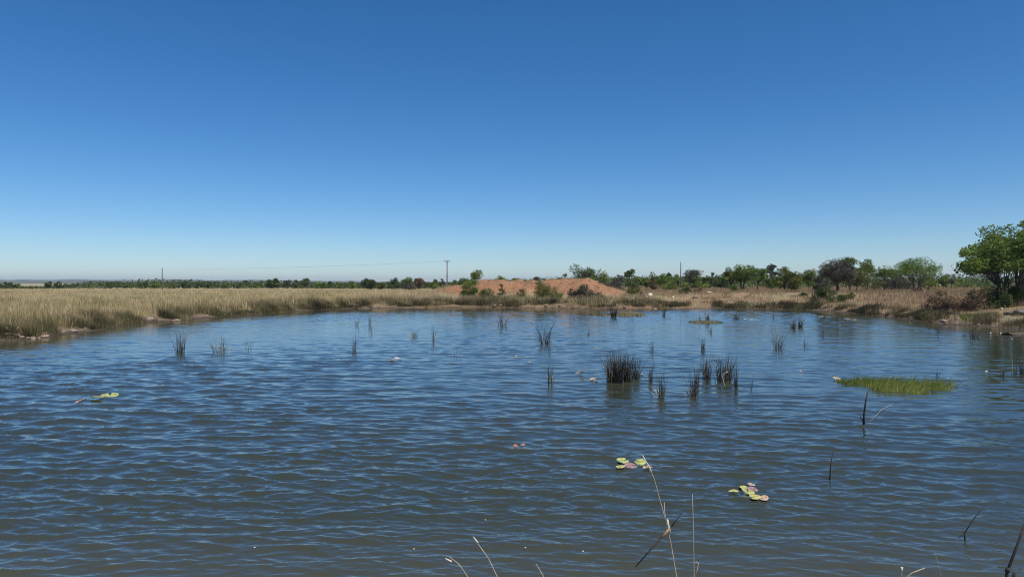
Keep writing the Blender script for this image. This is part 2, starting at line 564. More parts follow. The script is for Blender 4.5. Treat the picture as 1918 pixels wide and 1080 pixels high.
# straw field, left and centre
part_field = tufts(26000, 34, 270, -39, 14,
                   lambda x, y, sd: np.where((sd > 1.2) & (x < 22), 1.0, 0) * (1 - 0.97 * smooth(0.7 - 0.3 * smooth(-4, 6, x), 1.9 - 0.7 * smooth(-4, 6, x), mound(x, y) + 1.2 * patch(x, y, 0.4))),
                   12, 0.22,
                   lambda x, y, sd: (0.62 + 0.35 * patch(x, y, 0.3)) * (1 - 0.35 * smooth(-12, 2, x)),
                   lambda x, y, sd: np.clip(0.56 + 0.75 * patch(x, y, 0.11) + 0.22 * smooth(-6, 12, x) + 0.35 * patch(x, y, 0.9, 9), 0.02, 1))
part_coarse = tufts(12000, 34, 84, -39, -8,
                    lambda x, y, sd: (sd > 1.6) * smooth(-0.30, 0.05, patch(x, y, 0.5, 31)), 16, 0.17,
                    lambda x, y, sd: 0.80 + 0.95 * patch(x, y, 0.30, 4),
                    lambda x, y, sd: np.clip(0.42 + 0.8 * patch(x, y, 0.35, 12), 0, 1), wmul=1.7, leanmax=0.7)
n = 700
mx_ = rng.uniform(-15, 17, n); my_ = rng.uniform(97, 116, n)
part_mound = tufts_at(mx_, my_, lambda x, y, sd: (mound(x, y) > 0.4) * smooth(-0.05, 0.25, patch(x, y, 0.6, 60)), 9, 0.13,
                      lambda x, y, sd: 0.32 + 0 * x, lambda x, y, sd: 0.5 + 0.8 * patch(x, y, 0.5, 9))
tag(blade_object('dry_grass', [part_field, part_coarse, part_mound], M['field']), 'tall straw coloured grass covering the plain left of the pond', 'grass', kind='stuff')

# dark sedge fringe along the shore
sx_, sy_ = shore_points(9500, 0.0, 0.50, 1.3, 0.9)
sedge_a = tufts_at(sx_, sy_, lambda x, y, sd: smooth(-0.25, 0.15, patch(x, y, 0.45, 3)) * (sd > np.where(x > -14, 0.35, 0.1)),
                   13, 0.12,
                   lambda x, y, sd: (0.66 + 0.5 * patch(x, y, 0.5)) * (0.6 + 0.25 * np.clip(sd, 0, 1.6)),
                   lambda x, y, sd: 0.22 + 0.9 * patch(x, y, 0.6, 5) + 0.50 * smooth(0.7, 2.4, sd), wmul=0.85, leanmax=0.5)
sx_, sy_ = shore_points(9000, 0.42, 1.0, 1.3, 0.8, 0.25)
sedge_b = tufts_at(sx_, sy_, lambda x, y, sd: smooth(-0.22, 0.10, patch(x, y, 0.45, 8)) * (sd > 0.22),
                   12, 0.11,
                   lambda x, y, sd: 0.42 + 0.35 * patch(x, y, 0.7),
                   lambda x, y, sd: 0.30 + 0.9 * patch(x, y, 0.8, 5) + 0.15 * smooth(1.0, 3.0, sd), wmul=0.9, leanmax=0.6)
sx_, sy_ = shore_points(2600, 0.30, 0.64, 3.4, 1.5, 1.0)
sedge_c = tufts_at(sx_, sy_, lambda x, y, sd: smooth(-0.2, 0.1, patch(x, y, 0.5, 18)) * (sd > 0.8), 14, 0.16,
                   lambda x, y, sd: 0.85 + 0.5 * patch(x, y, 0.7), lambda x, y, sd: 0.72 + 0.8 * patch(x, y, 0.8, 5), wmul=1.0, leanmax=0.5)
part_sedge = (sedge_a, sedge_b, sedge_c)
tag(blade_object('sedge', list(part_sedge), M['sedge']), 'dark olive sedge fringing the shoreline', 'sedge', kind='stuff')

# reddish brown veld on the right
part_red = tufts(31000, 36, 260, 0, 39.5,
                 lambda x, y, sd: np.where(sd > 1.0, 1.0, 0) * smooth(4, 16, x) * (1 - 0.9 * smooth(0.3, 0.9, mound(x, y))) * smooth(-0.35, 0.05, patch(x, y, 0.3, 7)),
                 12, 0.20,
                 lambda x, y, sd: (0.42 + 0.25 * patch(x, y, 0.3)) + 0.25 * smooth(20, 40, x) * smooth(3, 8, sd) * (1 - smooth(70, 100, y)),
                 lambda x, y, sd: np.clip(0.60 + 0.8 * patch(x, y, 0.15, 2) + 0.3 * patch(x, y, 0.9, 9), 0, 1))
tag(blade_object('veld_grass', [part_red], M['redgrass']), 'short reddish brown grass on the right hand banks', 'grass', kind='stuff')

# grass on the near bank under the viewpoint
n = 5000
bx = rng.uniform(-9, 9, n); by = rng.uniform(-3, 4.6, n)
sdn = sdist(bx, by); ok = (sdn > 0.6) & (by < 3.4)
bx, by = bx[ok], by[ok]
hb = 0.08 + 0.14 * rng.random(len(bx))
part_near = blades(np.stack([bx, by, H(bx, by) - 0.02], 1), hb, np.full(len(bx), 0.006), 0.7 * rng.random(len(bx)), rng.random(len(bx)) * 6.28, 0.5 + 0.2 * rng.normal(size=len(bx)))
tag(blade_object('bank_grass', [part_near], M['field']), 'short dry grass on the near bank', 'grass', kind='stuff')


# ------------------------------------------------------------------ trees and bushes
def tube(pts, r0, r1, sides=5):
    pts = [np.array(p_, dtype=float) for p_ in pts]
    n = len(pts); vs = []; qs = []
    for i, p_ in enumerate(pts):
        d = pts[min(i + 1, n - 1)] - pts[max(i - 1, 0)]
        d /= (np.linalg.norm(d) + 1e-9)
        a = np.cross(d, [0.31, 0.95, 0.05]); a /= (np.linalg.norm(a) + 1e-9); b_ = np.cross(d, a)
        r = r0 + (r1 - r0) * i / max(1, n - 1)
        for s in range(sides):
            th = 2 * pi * s / sides
            vs.append(p_ + r * (cos(th) * a + sin(th) * b_))
    for i in range(n - 1):
        for s in range(sides):
            s2 = (s + 1) % sides
            qs.append((i * sides + s, i * sides + s2, (i + 1) * sides + s2, (i + 1) * sides + s))
    return np.array(vs), np.array(qs)


def join(parts):
    vs, qs = [], []; off = 0
    for v, q_ in parts:
        vs.append(v); qs.append(q_ + off); off += len(v)
    return np.concatenate(vs), np.concatenate(qs)


def leaf_quads(cen, size, tint):
    n = len(cen)
    a = rng.normal(size=(n, 3)); a /= np.linalg.norm(a, axis=1)[:, None]
    b_ = rng.normal(size=(n, 3)); b_ -= (a * b_).sum(1)[:, None] * a; b_ /= np.linalg.norm(b_, axis=1)[:, None]
    s = (size * (0.6 + 0.8 * rng.random(n)))[:, None] if np.ndim(size) else size * (0.6 + 0.8 * rng.random(n))[:, None]
    a = a * s * 0.5; b_ = b_ * s * 0.3
    v = np.stack([cen - a, cen - b_, cen + a, cen + b_], 1).reshape(-1, 3)
    return v, (np.arange(n) * 4)[:, None] + np.array([[0, 1, 2, 3]]), np.repeat(tint, 4)


def make_plant(name, label, cat, base, h, w, leafmat, style='round', nclus=14, leaves=900, lsize=0.3, stems=1,
               crown_lo=0.35, dens=1.0, group=None, depth=None, seed=0, skew=0.0, twigs=False, stem_r=None):
    r = np.random.default_rng(1000 + seed)
    root = link(name, None, None, base)
    tag(root, label, cat, group)
    depth = depth or w
    # cluster centres
    cl = []
    while len(cl) < nclus:
        p_ = r.uniform(-1, 1, 3)
        rr = np.linalg.norm(p_)
        if rr > 1 or rr < 0.35: continue
        x, y, z = p_
        if style == 'umbrella':
            zz = crown_lo + (1 - crown_lo) * (0.62 + 0.30 * z - 0.32 * (x * x + y * y)); 
        elif style == 'shrub':
            zz = 0.10 + 0.78 * abs(z) * (1 - 0.25 * (x * x))
        else:
            zz = crown_lo + (1 - crown_lo) * (0.5 + 0.42 * z)
        hk = 1.0 + skew * x
        cl.append((x * w * 0.42, y * depth * 0.42, zz * h * hk * (0.92 + 0.1 * r.random())))
    cl = np.array(cl)
    # trunk and limbs
    tp = []
    tr = stem_r or (0.022 * h + 0.02)
    forks = []
    for s in range(stems):
        a = 2 * pi * s / max(1, stems) + r.random()
        o = np.array([cos(a), sin(a), 0]) * (0.05 * w * (stems > 1))
        fk = np.array([cos(a) * w * 0.10 * (stems > 1) + r.normal() * 0.03 * w, sin(a) * w * 0.10 * (stems > 1), h * (crown_lo * 0.75 + 0.08 * r.random())])
        md = (o + fk) / 2 + np.array([r.normal(), r.normal(), 0]) * 0.02 * h
        tp.append(tube([o - np.array([0, 0, 0.25]), o, md, fk], tr * 1.25, tr * 0.75, 6))
        forks.append(fk)
    for c_ in cl:
        fk = min(forks, key=lambda f: np.linalg.norm(f[:2] - c_[:2]))
        m1 = fk + (c_ - fk) * 0.45 + r.normal(size=3) * 0.04 * h + np.array([0, 0, 0.03 * h])
        tp.append(tube([fk, m1, c_], tr * 0.5, tr * 0.10, 4))
        if twigs:
            for _ in range(7):
                e = c_ + r.normal(size=3) * np.array([w, depth, h * 0.8]) * 0.12
                m2 = (m1 + e) / 2 + r.normal(size=3) * 0.03 * h
                tp.append(tube([m1, m2, e], tr * 0.16, tr * 0.05, 3))
    v, q_ = join(tp)
    link('trunk', mesh_np('trunk', v, [q_], M['bark'], True), root)
    # leaves
    cs = np.full(nclus, 1.0) * (0.7 + 0.6 * r.random(nclus))
    per = int(leaves / nclus)
    ci = np.repeat(np.arange(nclus), per)
    g = r.normal(size=(len(ci), 3)); g /= np.linalg.norm(g, axis=1)[:, None]
    g *= (r.random(len(ci)) ** 0.45)[:, None]
    rad_ = 1.15 * 0.5 * min(w, h * 1.3) / (nclus ** 0.36) * cs[ci] / dens ** 0.2
    fl = 0.62 if style == 'umbrella' else 0.85
    cen = cl[ci] + g * rad_[:, None] * np.array([1.1, 1.1, fl])
    cen[:, 2] = np.maximum(cen[:, 2], 0.04 * h)
    tint = np.clip(0.45 + 0.22 * r.normal(size=nclus)[ci] + 0.2 * r.normal(size=len(ci)), 0, 1)
    v, q_, tt = leaf_quads(cen, lsize, tint)
    link('crown', mesh_np('crown', v, [q_], M[leafmat], False, {'tint': tt}), root)
    return root


# px centre, top py, width px, distance, leaf, style, label, options
V_ = [
 # far left edge to the middle (the plain's tree line)
 (4, 528, 22, 330, 'dark', 'round', 'dark bush cut by the left edge of the picture', {}),
 (19, 529.5, 14, 330, 'dark', 'round', 'small dark green tree near the left edge, left of a pair', {}),
 (31, 531, 13, 320, 'mid', 'round', 'lighter green bush near the left edge, right of a pair', {}),
 (101, 527, 34, 330, 'dark', 'round', 'widest dark tree standing alone in front of the blue hills', dict(leaves=700)),
 (123, 532, 13, 330, 'mid', 'round', 'low green bush at the right foot of the lone wide dark tree', {}),
 (137, 532, 11, 330, 'dark', 'round', 'small round dark bush just right of the lone wide dark tree', {}),
 (208, 528.5, 16, 340, 'dark', 'round', 'dark domed tree leading the left end of the tree line', {}),
 (221, 527, 8, 350, 'dark', 'round', 'narrow dark treetop poking above the left tree line', {}),
 (236, 529, 14, 340, 'mid', 'round', 'green tree between the narrow treetop and a broad dark crown', {}),
 (268, 528.5, 24, 330, 'dark', 'round', 'broad dark tree in the tree line left of the slim pole', {}),
 (290, 530.5, 18, 320, 'mid', 'round', 'green bush immediately left of the slim pole', {}),
 (322, 530, 18, 330, 'mid', 'round', 'green bush immediately right of the slim pole', {}),
 (347, 530, 20, 320, 'dark', 'round', 'dark green tree a little right of the slim pole', {}),
 (368, 528, 16, 330, 'dark', 'round', 'dark tree with a slight peak right of the slim pole', {}),
 (391, 527, 20, 330, 'dark', 'round', 'tallest dark tree in the low stretch right of the slim pole', {}),
 (420, 528.5, 18, 330, 'mid', 'round', 'dull green tree midway along the left tree line', {}),
 (458, 525, 13, 330, 'dark', 'round', 'narrow upright tree rising alone above the left tree line', {}),
 (446, 530, 16, 320, 'dark', 'round', 'low dark bush at the left foot of the narrow upright tree', {}),
 (478, 530, 14, 320, 'mid', 'round', 'low green bush left of the big domed dark tree', {}),
 (510, 521, 30, 300, 'dark', 'round', 'big domed dark tree in the left tree line', dict(leaves=900)),
 (538, 522.5, 16, 310, 'grey', 'umbrella', 'greyish open crowned tree beside the big domed tree', {}),
 (553, 521.5, 12, 315, 'grey', 'umbrella', 'thin grey tree next to the flat topped tree', {}),
 (573, 519, 20, 310, 'dark', 'umbrella', 'flat topped dark tree with sky showing through its crown', {}),
 (600, 527, 20, 290, 'bright', 'round', 'bright green bush low in the left tree line', {}),
 (618, 524.5, 15, 320, 'dark', 'round', 'dark rounded tree left of a long low stretch', {}),
 (636, 528, 14, 320, 'mid', 'round', 'small green tree in the long low stretch', {}),
 (658, 526, 16, 300, 'mid', 'round', 'green bush left of the dark dome near the middle', {}),
 (691, 520, 24, 260, 'dark', 'round', 'dark dome shaped tree at the start of the dense group', dict(leaves=900)),
 (714, 527, 14, 255, 'olive', 'round', 'olive bush between the dark dome and the dense group', {}),
 (738, 522, 22, 255, 'dark', 'round', 'dull green rounded tree in the dense group', dict(leaves=800)),
 (762, 518.5, 24, 250, 'mid', 'round', 'tall green tree in the dense group', dict(leaves=900)),
 (768, 527, 24, 240, 'grey', 'shrub', 'grey green bush in front of the tall green tree', {}),
 (785, 516, 20, 260, 'brown', 'round', 'purplish brown tree, highest of the dense group', dict(leaves=800)),
 (813, 522, 18, 240, 'mid', 'round', 'green tree left of the pole with the crossarm', {}),
 (830, 519.5, 9, 240, 'dark', 'round', 'narrow dark bush at the foot of the pole with the crossarm', {}),
 (849, 521, 14, 150, 'mid', 'shrub', 'low green bush at the left end of the red mound', {}),
 (866, 518, 24, 140, 'dark', 'round', 'dark green bush on the crest left of the red mound', {}),
 (893, 506.5, 24, 150, 'mid', 'umbrella', 'small umbrella shaped tree rising behind the left of the mound', dict(leaves=500, nclus=8, crown_lo=0.5)),
 (905, 518, 18, 145, 'dark', 'shrub', 'dark low bush at the foot of the umbrella shaped tree', {}),
 (937, 514.5, 19, 140, 'mid', 'round', 'round topped bush just behind the mound crest', {}),
 (966, 517, 15, 140, 'mid', 'round', 'small bush behind the mound crest, left of centre', {}),
 (1005, 517, 13, 140, 'grey', 'round', 'small greyish bush behind the mound crest at its centre', {}),
 (1041, 516.5, 14, 135, 'grey', 'shrub', 'low grey shrub behind the mound crest, left of a dark one', {}),
 (1057, 514, 14, 135, 'dark', 'shrub', 'low dark shrub on the highest part of the mound crest', {}),
 # right of the mound
 (1098, 495, 46, 125, 'dark', 'round', 'large dark green tree with its peak behind the right of the mound', dict(leaves=2600, nclus=20, crown_lo=0.1, skew=-0.10)),
 (1126, 508, 38, 122, 'mid', 'shrub', 'sloping green thicket at the right side of the large dark tree', dict(leaves=1600, skew=-0.25)),
 (1150, 521, 34, 120, 'grey', 'shrub', 'grey brown thicket at the right foot of the mound', dict(leaves=1100)),
 (1160, 509, 16, 150, 'grey', 'umbrella', 'thin grey open tree left of the small umbrella crown', {}),
 (1178, 503, 21, 150, 'dark', 'umbrella', 'small dark tree with an umbrella crown above a dark bush', dict(crown_lo=0.5)),
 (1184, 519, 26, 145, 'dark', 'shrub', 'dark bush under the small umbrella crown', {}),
 (1197, 516.5, 13, 150, 'mid', 'round', 'small pointed green bush right of the umbrella crown', {}),
 (1210, 522, 14, 150, 'olive', 'round', 'low olive bush in the dip before the light green group', {}),
 (1226, 511, 18, 160, 'mid', 'round', 'left tree of the light green group', {}),
 (1223, 522, 14, 145, 'brown', 'shrub', 'rusty brown shrub in front of the light green group', {}),
 (1243, 514, 30, 155, 'bright', 'round', 'light green broad tree left of the slim pole on the right', dict(leaves=900)),
 (1253, 508, 11, 165, 'dark', 'round', 'narrow dark treetop above the light green group', {}),
 (1256, 523, 22, 140, 'mid', 'shrub', 'green shrub in front of the light green group', {}),
 (1270, 513, 14, 165, 'mid', 'round', 'green tree directly behind the slim pole on the right', {}),
 (1298, 505.5, 34, 160, 'grey', 'round', 'rounded grey green tree right of the slim pole', dict(leaves=1100)),
 (1300, 520, 40, 150, 'mid', 'shrub', 'dull green thicket under the rounded grey green tree', dict(leaves=900)),
 (1320, 513, 13, 170, 'dark', 'round', 'small dark treetop right of the rounded grey green tree', {}),
 (1332, 510.5, 9, 175, 'dark', 'round', 'narrow dark treetop before the large tall tree', {}),
 (1350, 515.5, 34, 160, 'dark', 'shrub', 'long dark thicket left of the large tall tree', dict(leaves=1100)),
 (1368, 497, 24, 130, 'mid', 'umbrella', 'leaning left neighbour of the large tall tree', dict(leaves=900)),
 (1393, 488.5, 36, 128, 'mid', 'round', 'large tall green tree in the middle of the right tree line', dict(leaves=2400, nclus=16, stems=2)),
 (1419, 498.5, 34, 126, 'bright', 'umbrella', 'spreading bright green tree right of the large tall tree', dict(leaves=1500, nclus=12)),
 (1442, 513, 22, 150, 'bright', 'shrub', 'light green bush behind the spreading bright tree', {}),
 (1446, 492, 20, 150, 'grey', 'umbrella', 'grey open tree standing behind the olive bush', dict(leaves=600, crown_lo=0.45)),
 (1470, 497.5, 24, 130, 'olive', 'round', 'yellow green crown behind the olive bush', dict(leaves=900)),
 (1477, 511.5, 54, 108, 'olive', 'round', 'dense broad olive green bush in open grass', dict(leaves=3200, nclus=22, crown_lo=0.15, stems=3)),
 (1515, 503, 31, 135, 'mid', 'round', 'rounded green tree standing alone right of the olive bush', dict(leaves=1200, crown_lo=0.2)),
 (1592, 477.5, 36, 112, 'mid', 'umbrella', 'tall airy green tree behind the grey twiggy tree', dict(leaves=1500, nclus=14, crown_lo=0.4)),
 (1568, 485, 56, 96, 'grey', 'round', 'dense grey twiggy tree with a thick dark trunk by the shore', dict(leaves=3200, nclus=26, crown_lo=0.28, twigs=True, stem_r=0.22)),
 (1537, 516, 26, 105, 'grey', 'shrub', 'dark leafless thicket at the left of the grey twiggy tree', dict(leaves=900, twigs=True)),
 (1604, 500, 44, 104, 'olive', 'round', 'green tree filling in right of the grey twiggy tree', dict(leaves=1800, nclus=14)),
 (1625, 484.5, 28, 115, 'mid', 'umbrella', 'flat topped tree right of the grey twiggy tree', dict(leaves=1100, crown_lo=0.45)),
 (1657, 496.5, 40, 120, 'mid', 'umbrella', 'umbrella shaped tree left of the spreading pale green tree', dict(leaves=1300, nclus=12, crown_lo=0.4)),
 (1640, 522, 34, 118, 'olive', 'shrub', 'low olive scrub between two umbrella shaped trees', {}),
 (1683, 518, 50, 116, 'grey', 'shrub', 'grey bare thicket left of the spreading pale green tree', dict(leaves=1100, twigs=True)),
 (1719, 481.5, 72, 100, 'bright', 'umbrella', 'spreading pale green tree with several splayed trunks', dict(leaves=2600, nclus=22, crown_lo=0.22, stems=4, stem_r=0.12)),
 (1738, 513, 30, 103, 'mid', 'shrub', 'green bush beside the splayed trunks', {}),
 (1767, 516.5, 17, 170, 'mid', 'round', 'small bush on the skyline left of a tiny dark tree', {}),
 (1783, 516, 8, 165, 'grey', 'umbrella', 'tiny dark tree on the skyline left of the big right hand tree', {}),
 (1805, 515.5, 30, 175, 'mid', 'shrub', 'long low bush on the skyline next to the big right hand tree', {}),
]
LS = {'dark': 'lf_dark', 'mid': 'lf_mid', 'olive': 'lf_olive', 'bright': 'lf_bright', 'grey': 'lf_grey', 'brown': 'lf_brown'}


def plant_px(i, cx, top, wpx, d, leaf, style, label, o, base_py=None, cat=None, name=None, group=None):
    d_ = d
    x = at(cx, 530, d_).x
    gz = Hs(x, d_)
    tz = at(cx, top, d_).z
    h = max(0.4, tz - gz)
    wm = wpx / F * d_ * (1.18 if d_ < 200 else 1.08)
    if d_ < 200: h *= 1.05
    o = dict(o)
    lv = o.pop('leaves', 420)
    ls = o.pop('lsize', max(0.20, d_ / 520.0))
    nm = name or ('bush' if style == 'shrub' or h < 2.2 else 'tree')
    o.setdefault('crown_lo', 0.12 if style == 'shrub' or wm > h * 1.6 else 0.25)
    if d_ > 230: o['crown_lo'] = 0.05
    o.setdefault('nclus', 10 if lv < 450 else 19)
    if style == 'shrub': h *= 1.2; wm *= 1.1
    return make_plant(nm, label, cat or ('bush' if nm == 'bush' else 'tree'), (x, d_, gz), h, wm, LS[leaf], style,
                      leaves=int(lv * 1.9), lsize=ls, seed=i, group=group or ('trees and bushes along the skyline' if d_ > 99 else None), **o)


for i, (cx, top, wpx, d, leaf, style, label, o) in enumerate(V_):
    plant_px(i, cx, top, wpx, d, leaf, style, label, o)

# the big tree at the right edge: two neighbouring multi-stemmed trees
bx_, by_ = at(1868, 530, 60).x, 60.0
make_plant('tree', 'big leafy green tree with many thin dark trunks at the right edge', 'tree', (at(1885, 530, 60).x, 60, Hs(at(1885, 530, 60).x, 60)),
           (at(1880, 410, 60).z - Hs(at(1885, 530, 60).x, 60)), 8.6, 'lf_tree', 'umbrella', nclus=74, leaves=19000, lsize=0.19, stems=7,
           crown_lo=0.24, dens=2.5, seed=501, depth=7, stem_r=0.085)
make_plant('tree', 'taller green tree cut off by the right edge of the picture', 'tree', (at(1935, 530, 61).x, 61.5, Hs(at(1935, 530, 61).x, 61.5)),
           (at(1935, 400, 61).z - Hs(at(1935, 530, 61).x, 61.5)), 6.5, 'lf_tree', 'umbrella', nclus=40, leaves=9000, lsize=0.19, stems=5,
           crown_lo=0.33, dens=2.6, seed=502, depth=6, stem_r=0.09)

B_ = [  # shrubs nearer than the skyline: cx, top, width, distance, leaf, label
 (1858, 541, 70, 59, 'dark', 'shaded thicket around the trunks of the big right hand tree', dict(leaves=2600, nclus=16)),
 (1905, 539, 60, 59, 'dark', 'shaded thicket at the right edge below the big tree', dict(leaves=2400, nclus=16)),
 (1826, 549, 40, 58, 'brown', 'brown scrub left of the shaded thicket below the big tree', dict(leaves=900, twigs=True)),
 (1770, 549, 60, 60, 'brown', 'wide reddish brown dry scrub on the right bank', dict(leaves=1400, twigs=True)),
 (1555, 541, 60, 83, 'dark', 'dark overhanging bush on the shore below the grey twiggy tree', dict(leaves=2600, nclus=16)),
 (1590, 549, 18, 84, 'olive', 'yellow green shrub right of the dark overhanging bush', {}),
 (1505, 552, 12, 90, 'dark', 'small dark shrub on the pale bank left of the overhanging bush', {}),
 (882, 526, 27, 98, 'mid', 'dense rounded green bush on the left slope of the red mound', dict(leaves=1500, nclus=12)),
 (910, 539, 24, 92.5, 'olive', 'green shrub at the shore below the rounded bush', dict(leaves=900)),
 (941, 533.5, 10, 97.5, 'olive', 'tiny round shrub alone on the red slope', dict(leaves=250)),
 (978, 542, 17, 92, 'olive', 'small green yellow shrub left of the tall middle shrub', dict(leaves=600)),
 (1015, 526.5, 33, 92.5, 'olive', 'tallest green shrub in front of the middle of the mound', dict(leaves=1700, nclus=13)),
 (1043, 535, 20, 92.5, 'mid', 'green shrub just right of the tallest middle shrub', dict(leaves=800)),
 (1074, 540, 18, 91.5, 'grey', 'grey shrub left of the wide dark shoreline shrub', dict(leaves=700)),
 (1095, 538, 40, 90.5, 'grey', 'wide dark shoreline shrub in front of the right of the mound', dict(leaves=1900, nclus=14, twigs=True)),
 (1123, 549, 18, 90.5, 'dark', 'dark sedge like shrub right of the wide shoreline shrub', dict(leaves=700)),
 (1189, 540, 26, 100, 'olive', 'low green shrub left of the pale boulder', dict(leaves=900)),
 (1285, 539.5, 20, 103, 'dark', 'low dark shrub in open grass right of the pale boulder', dict(leaves=600)),
 (1305, 541, 9, 108, 'dark', 'very small dark shrub between two low ones in open grass', dict(leaves=250)),
 (1312, 540, 6, 112, 'brown', 'slim brown stub standing beside a very small dark shrub', dict(leaves=200)),
 (1377, 536, 13, 110, 'bright', 'small bright green shrub below the large tall tree', dict(leaves=450)),
 (1715, 541, 26, 88, 'brown', 'brown weedy shrub in front of the spreading pale green tree', dict(leaves=500)),
]
for i, (cx, top, wpx, d, leaf, label, o) in enumerate(B_):
    o = dict(o); o.setdefault('lsize', max(0.13, d / 620.0)); o.setdefault('crown_lo', 0.05)
    plant_px(200 + i, cx, top, wpx, d, leaf, 'shrub', label, o, name='bush', group='shrubs on the banks')

# scrub belt far behind, reads as one mass
n = 60000
d = rng.uniform(300, 470, n); a = np.radians(rng.uniform(-40, 38, n)); x = d * np.tan(a)
pxs = 959 + x / d * F
env = (0.85 + 1.5 * np.clip(patch(x, d, 0.02, 4) + 0.5 * patch(x, d, 0.09) + 0.35, 0, 1.2)) * (0.18 + 0.82 * smooth(90, 190, pxs))
env = np.where(patch(x, d, 0.05, 40) > -0.30, env, env * 0.3) * 2.0
cl = patch(x, d, 0.12, 50)
hh = env * rng.random(n) ** 0.7
cen = np.stack([x, d, H(x, d) + hh], 1)
v, q_, tt = leaf_quads(cen, 0.85, np.clip(0.25 + 0.9 * cl + 0.2 * rng.normal(size=n), 0, 1))
n = 22000
d = rng.uniform(175, 360, n); a = np.radians(rng.uniform(3, 40, n)); x = d * np.tan(a)
cl2 = patch(x, d, 0.09, 14) + 0.5 * patch(x, d, 0.4)
k = cl2 > -0.06; d, x, cl2 = d[k], x[k], cl2[k]
hh = (1.0 + 2.2 * np.clip(cl2, 0, 1) * 1.6) * rng.random(len(d)) ** 0.6
cen = np.stack([x, d, H(x, d) + hh], 1)
v2, q2, tt2 = leaf_quads(cen, 0.7, np.clip(0.35 + 0.5 * cl2 + 0.2 * rng.normal(size=len(d)), 0, 1))
q_ = np.concatenate([q_, q2 + len(v)]); v = np.concatenate([v, v2]); tt = np.concatenate([tt, tt2])
tag(link('distant_scrub', mesh_np('distant_scrub', v, [q_], M['lf_dark'], False, {'tint': tt})), 'far belt of green bushveld scrub under the horizon', 'scrub', kind='stuff')


# ------------------------------------------------------------------ far hills
def hills(name, dist, depth, px0, px1, prof, mat, label, n=260):
    us = np.linspace(px0, px1, n)
    pk = np.array([prof(u) for u in us])
    rows = []
    ks = [0.0, 0.25, 0.5, 0.7, 0.85, 1.0, 1.3, 1.7]
    hs = [-0.0, 0.25, 0.55, 0.8, 0.93, 1.0, 0.8, 0.0]
    for kk, hf in zip(ks, hs):
        dd = dist + (kk - 1) * depth
        rows.append(np.stack([(us - 959) / F * dd, np.full(n, dd), pk * hf + 6 * fbm(us * 0.05 + kk * 3, us * 0 + kk * 7) * (hf > 0.2) - (2.0 if hf <= 0 else 0)], 1))
    V = np.concatenate(rows); nrw = len(ks)
    ix = np.arange(nrw * n).reshape(nrw, n)
    q_ = np.stack([ix[:-1, :-1], ix[:-1, 1:], ix[1:, 1:], ix[1:, :-1]], -1).reshape(-1, 4)
    return tag(link(name, mesh_np(name, V, [q_], mat, True)), label, 'hills', kind='structure')


M['hill'] = simple('hill_bush', (0.05, 0.07, 0.03), (0.14, 0.13, 0.07), 0.004, 0.95)
hills('hills', 4200, 900, -500, 1050, lambda u: max(2.0, (3 + (530 - 526.2) / F * 4200 + 4 * float(fbm(np.array([u * 0.012]), np.array([2.0]))[0])) * (1 - float(smooth(450, 1000, np.array(u))))), M['hill'], 'low dark blue hills on the left horizon')
hills('far_hills', 8800, 700, -600, 1250, lambda u: max(2.0, (3 + (530 - 523.3) / F * 8800 + 16 * float(fbm(np.array([u * 0.02]), np.array([5.0]))[0])) * (1 - float(smooth(200, 1200, np.array(u))))), M['hill'], 'pale blue ridge behind the low hills on the left horizon')


# ------------------------------------------------------------------ power line
def tube_obj(name, pts, r0, r1, mat, parent=None, sides=6, loc=(0, 0, 0)):
    v, q_ = tube([Vector(p_) - Vector(loc) for p_ in pts], r0, r1, sides)
    ns = sides; n = len(pts)
    caps = [np.array([list(range(ns))[::-1]]), np.array([[(n - 1) * ns + s for s in range(ns)]])]
    me = mesh_np(name, v, [q_] + caps, mat, True)
    o = link(name, me, parent, None if parent is not None else loc)
    return o


def box_obj(name, c, s, mat, parent=None, rot=0):
    c = np.array(c); s = np.array(s) / 2
    v = np.array([[x, y, z] for x in (-1, 1) for y in (-1, 1) for z in (-1, 1)]) * s
    v[:, :2] = v[:, :2] @ np.array([[cos(rot), sin(rot)], [-sin(rot), cos(rot)]])
    v = v + c
    f = np.array([[0, 1, 3, 2], [4, 6, 7, 5], [0, 4, 5, 1], [2, 3, 7, 6], [0, 2, 6, 4], [1, 5, 7, 3]])
    return link(name, mesh_np(name, v, [f], mat), parent)


def pole(px, top_py, d, label, arm=0.0, r=0.16):
    b = at(px, 530, d); gz = Hs(b.x, d); tz = at(px, top_py, d).z
    root = link('utility_pole', None, None, (b.x, d, gz))
    tag(root, label, 'pole', 'poles of the power line')
    h = tz - gz
    tube_obj('shaft', [(0, 0, -0.8), (0, 0, h * 0.5), (0, 0, h)], r, r * 0.72, M['pole'], root, 8)
    if arm:
        box_obj('crossarm', (0, -0.2, h - 0.35), (arm, 0.14, 0.16), M['pole'], root)
        for s in (-1, 0, 1):
            tube_obj('insulator', [(s * arm * 0.44, -0.2, h - 0.27), (s * arm * 0.44, -0.2, h + 0.02)], 0.07, 0.05, M['metal'], root, 8)
        for s in (-1, 1):
            tube_obj('brace', [(s * arm * 0.28, -0.18, h - 0.42), (0, -0.18, h - 1.3)], 0.03, 0.03, M['metal'], root, 5)
    else:
        tube_obj('insulator', [(0, 0, h), (0, 0, h + 0.25)], 0.05, 0.04, M['metal'], root, 8)
    return root


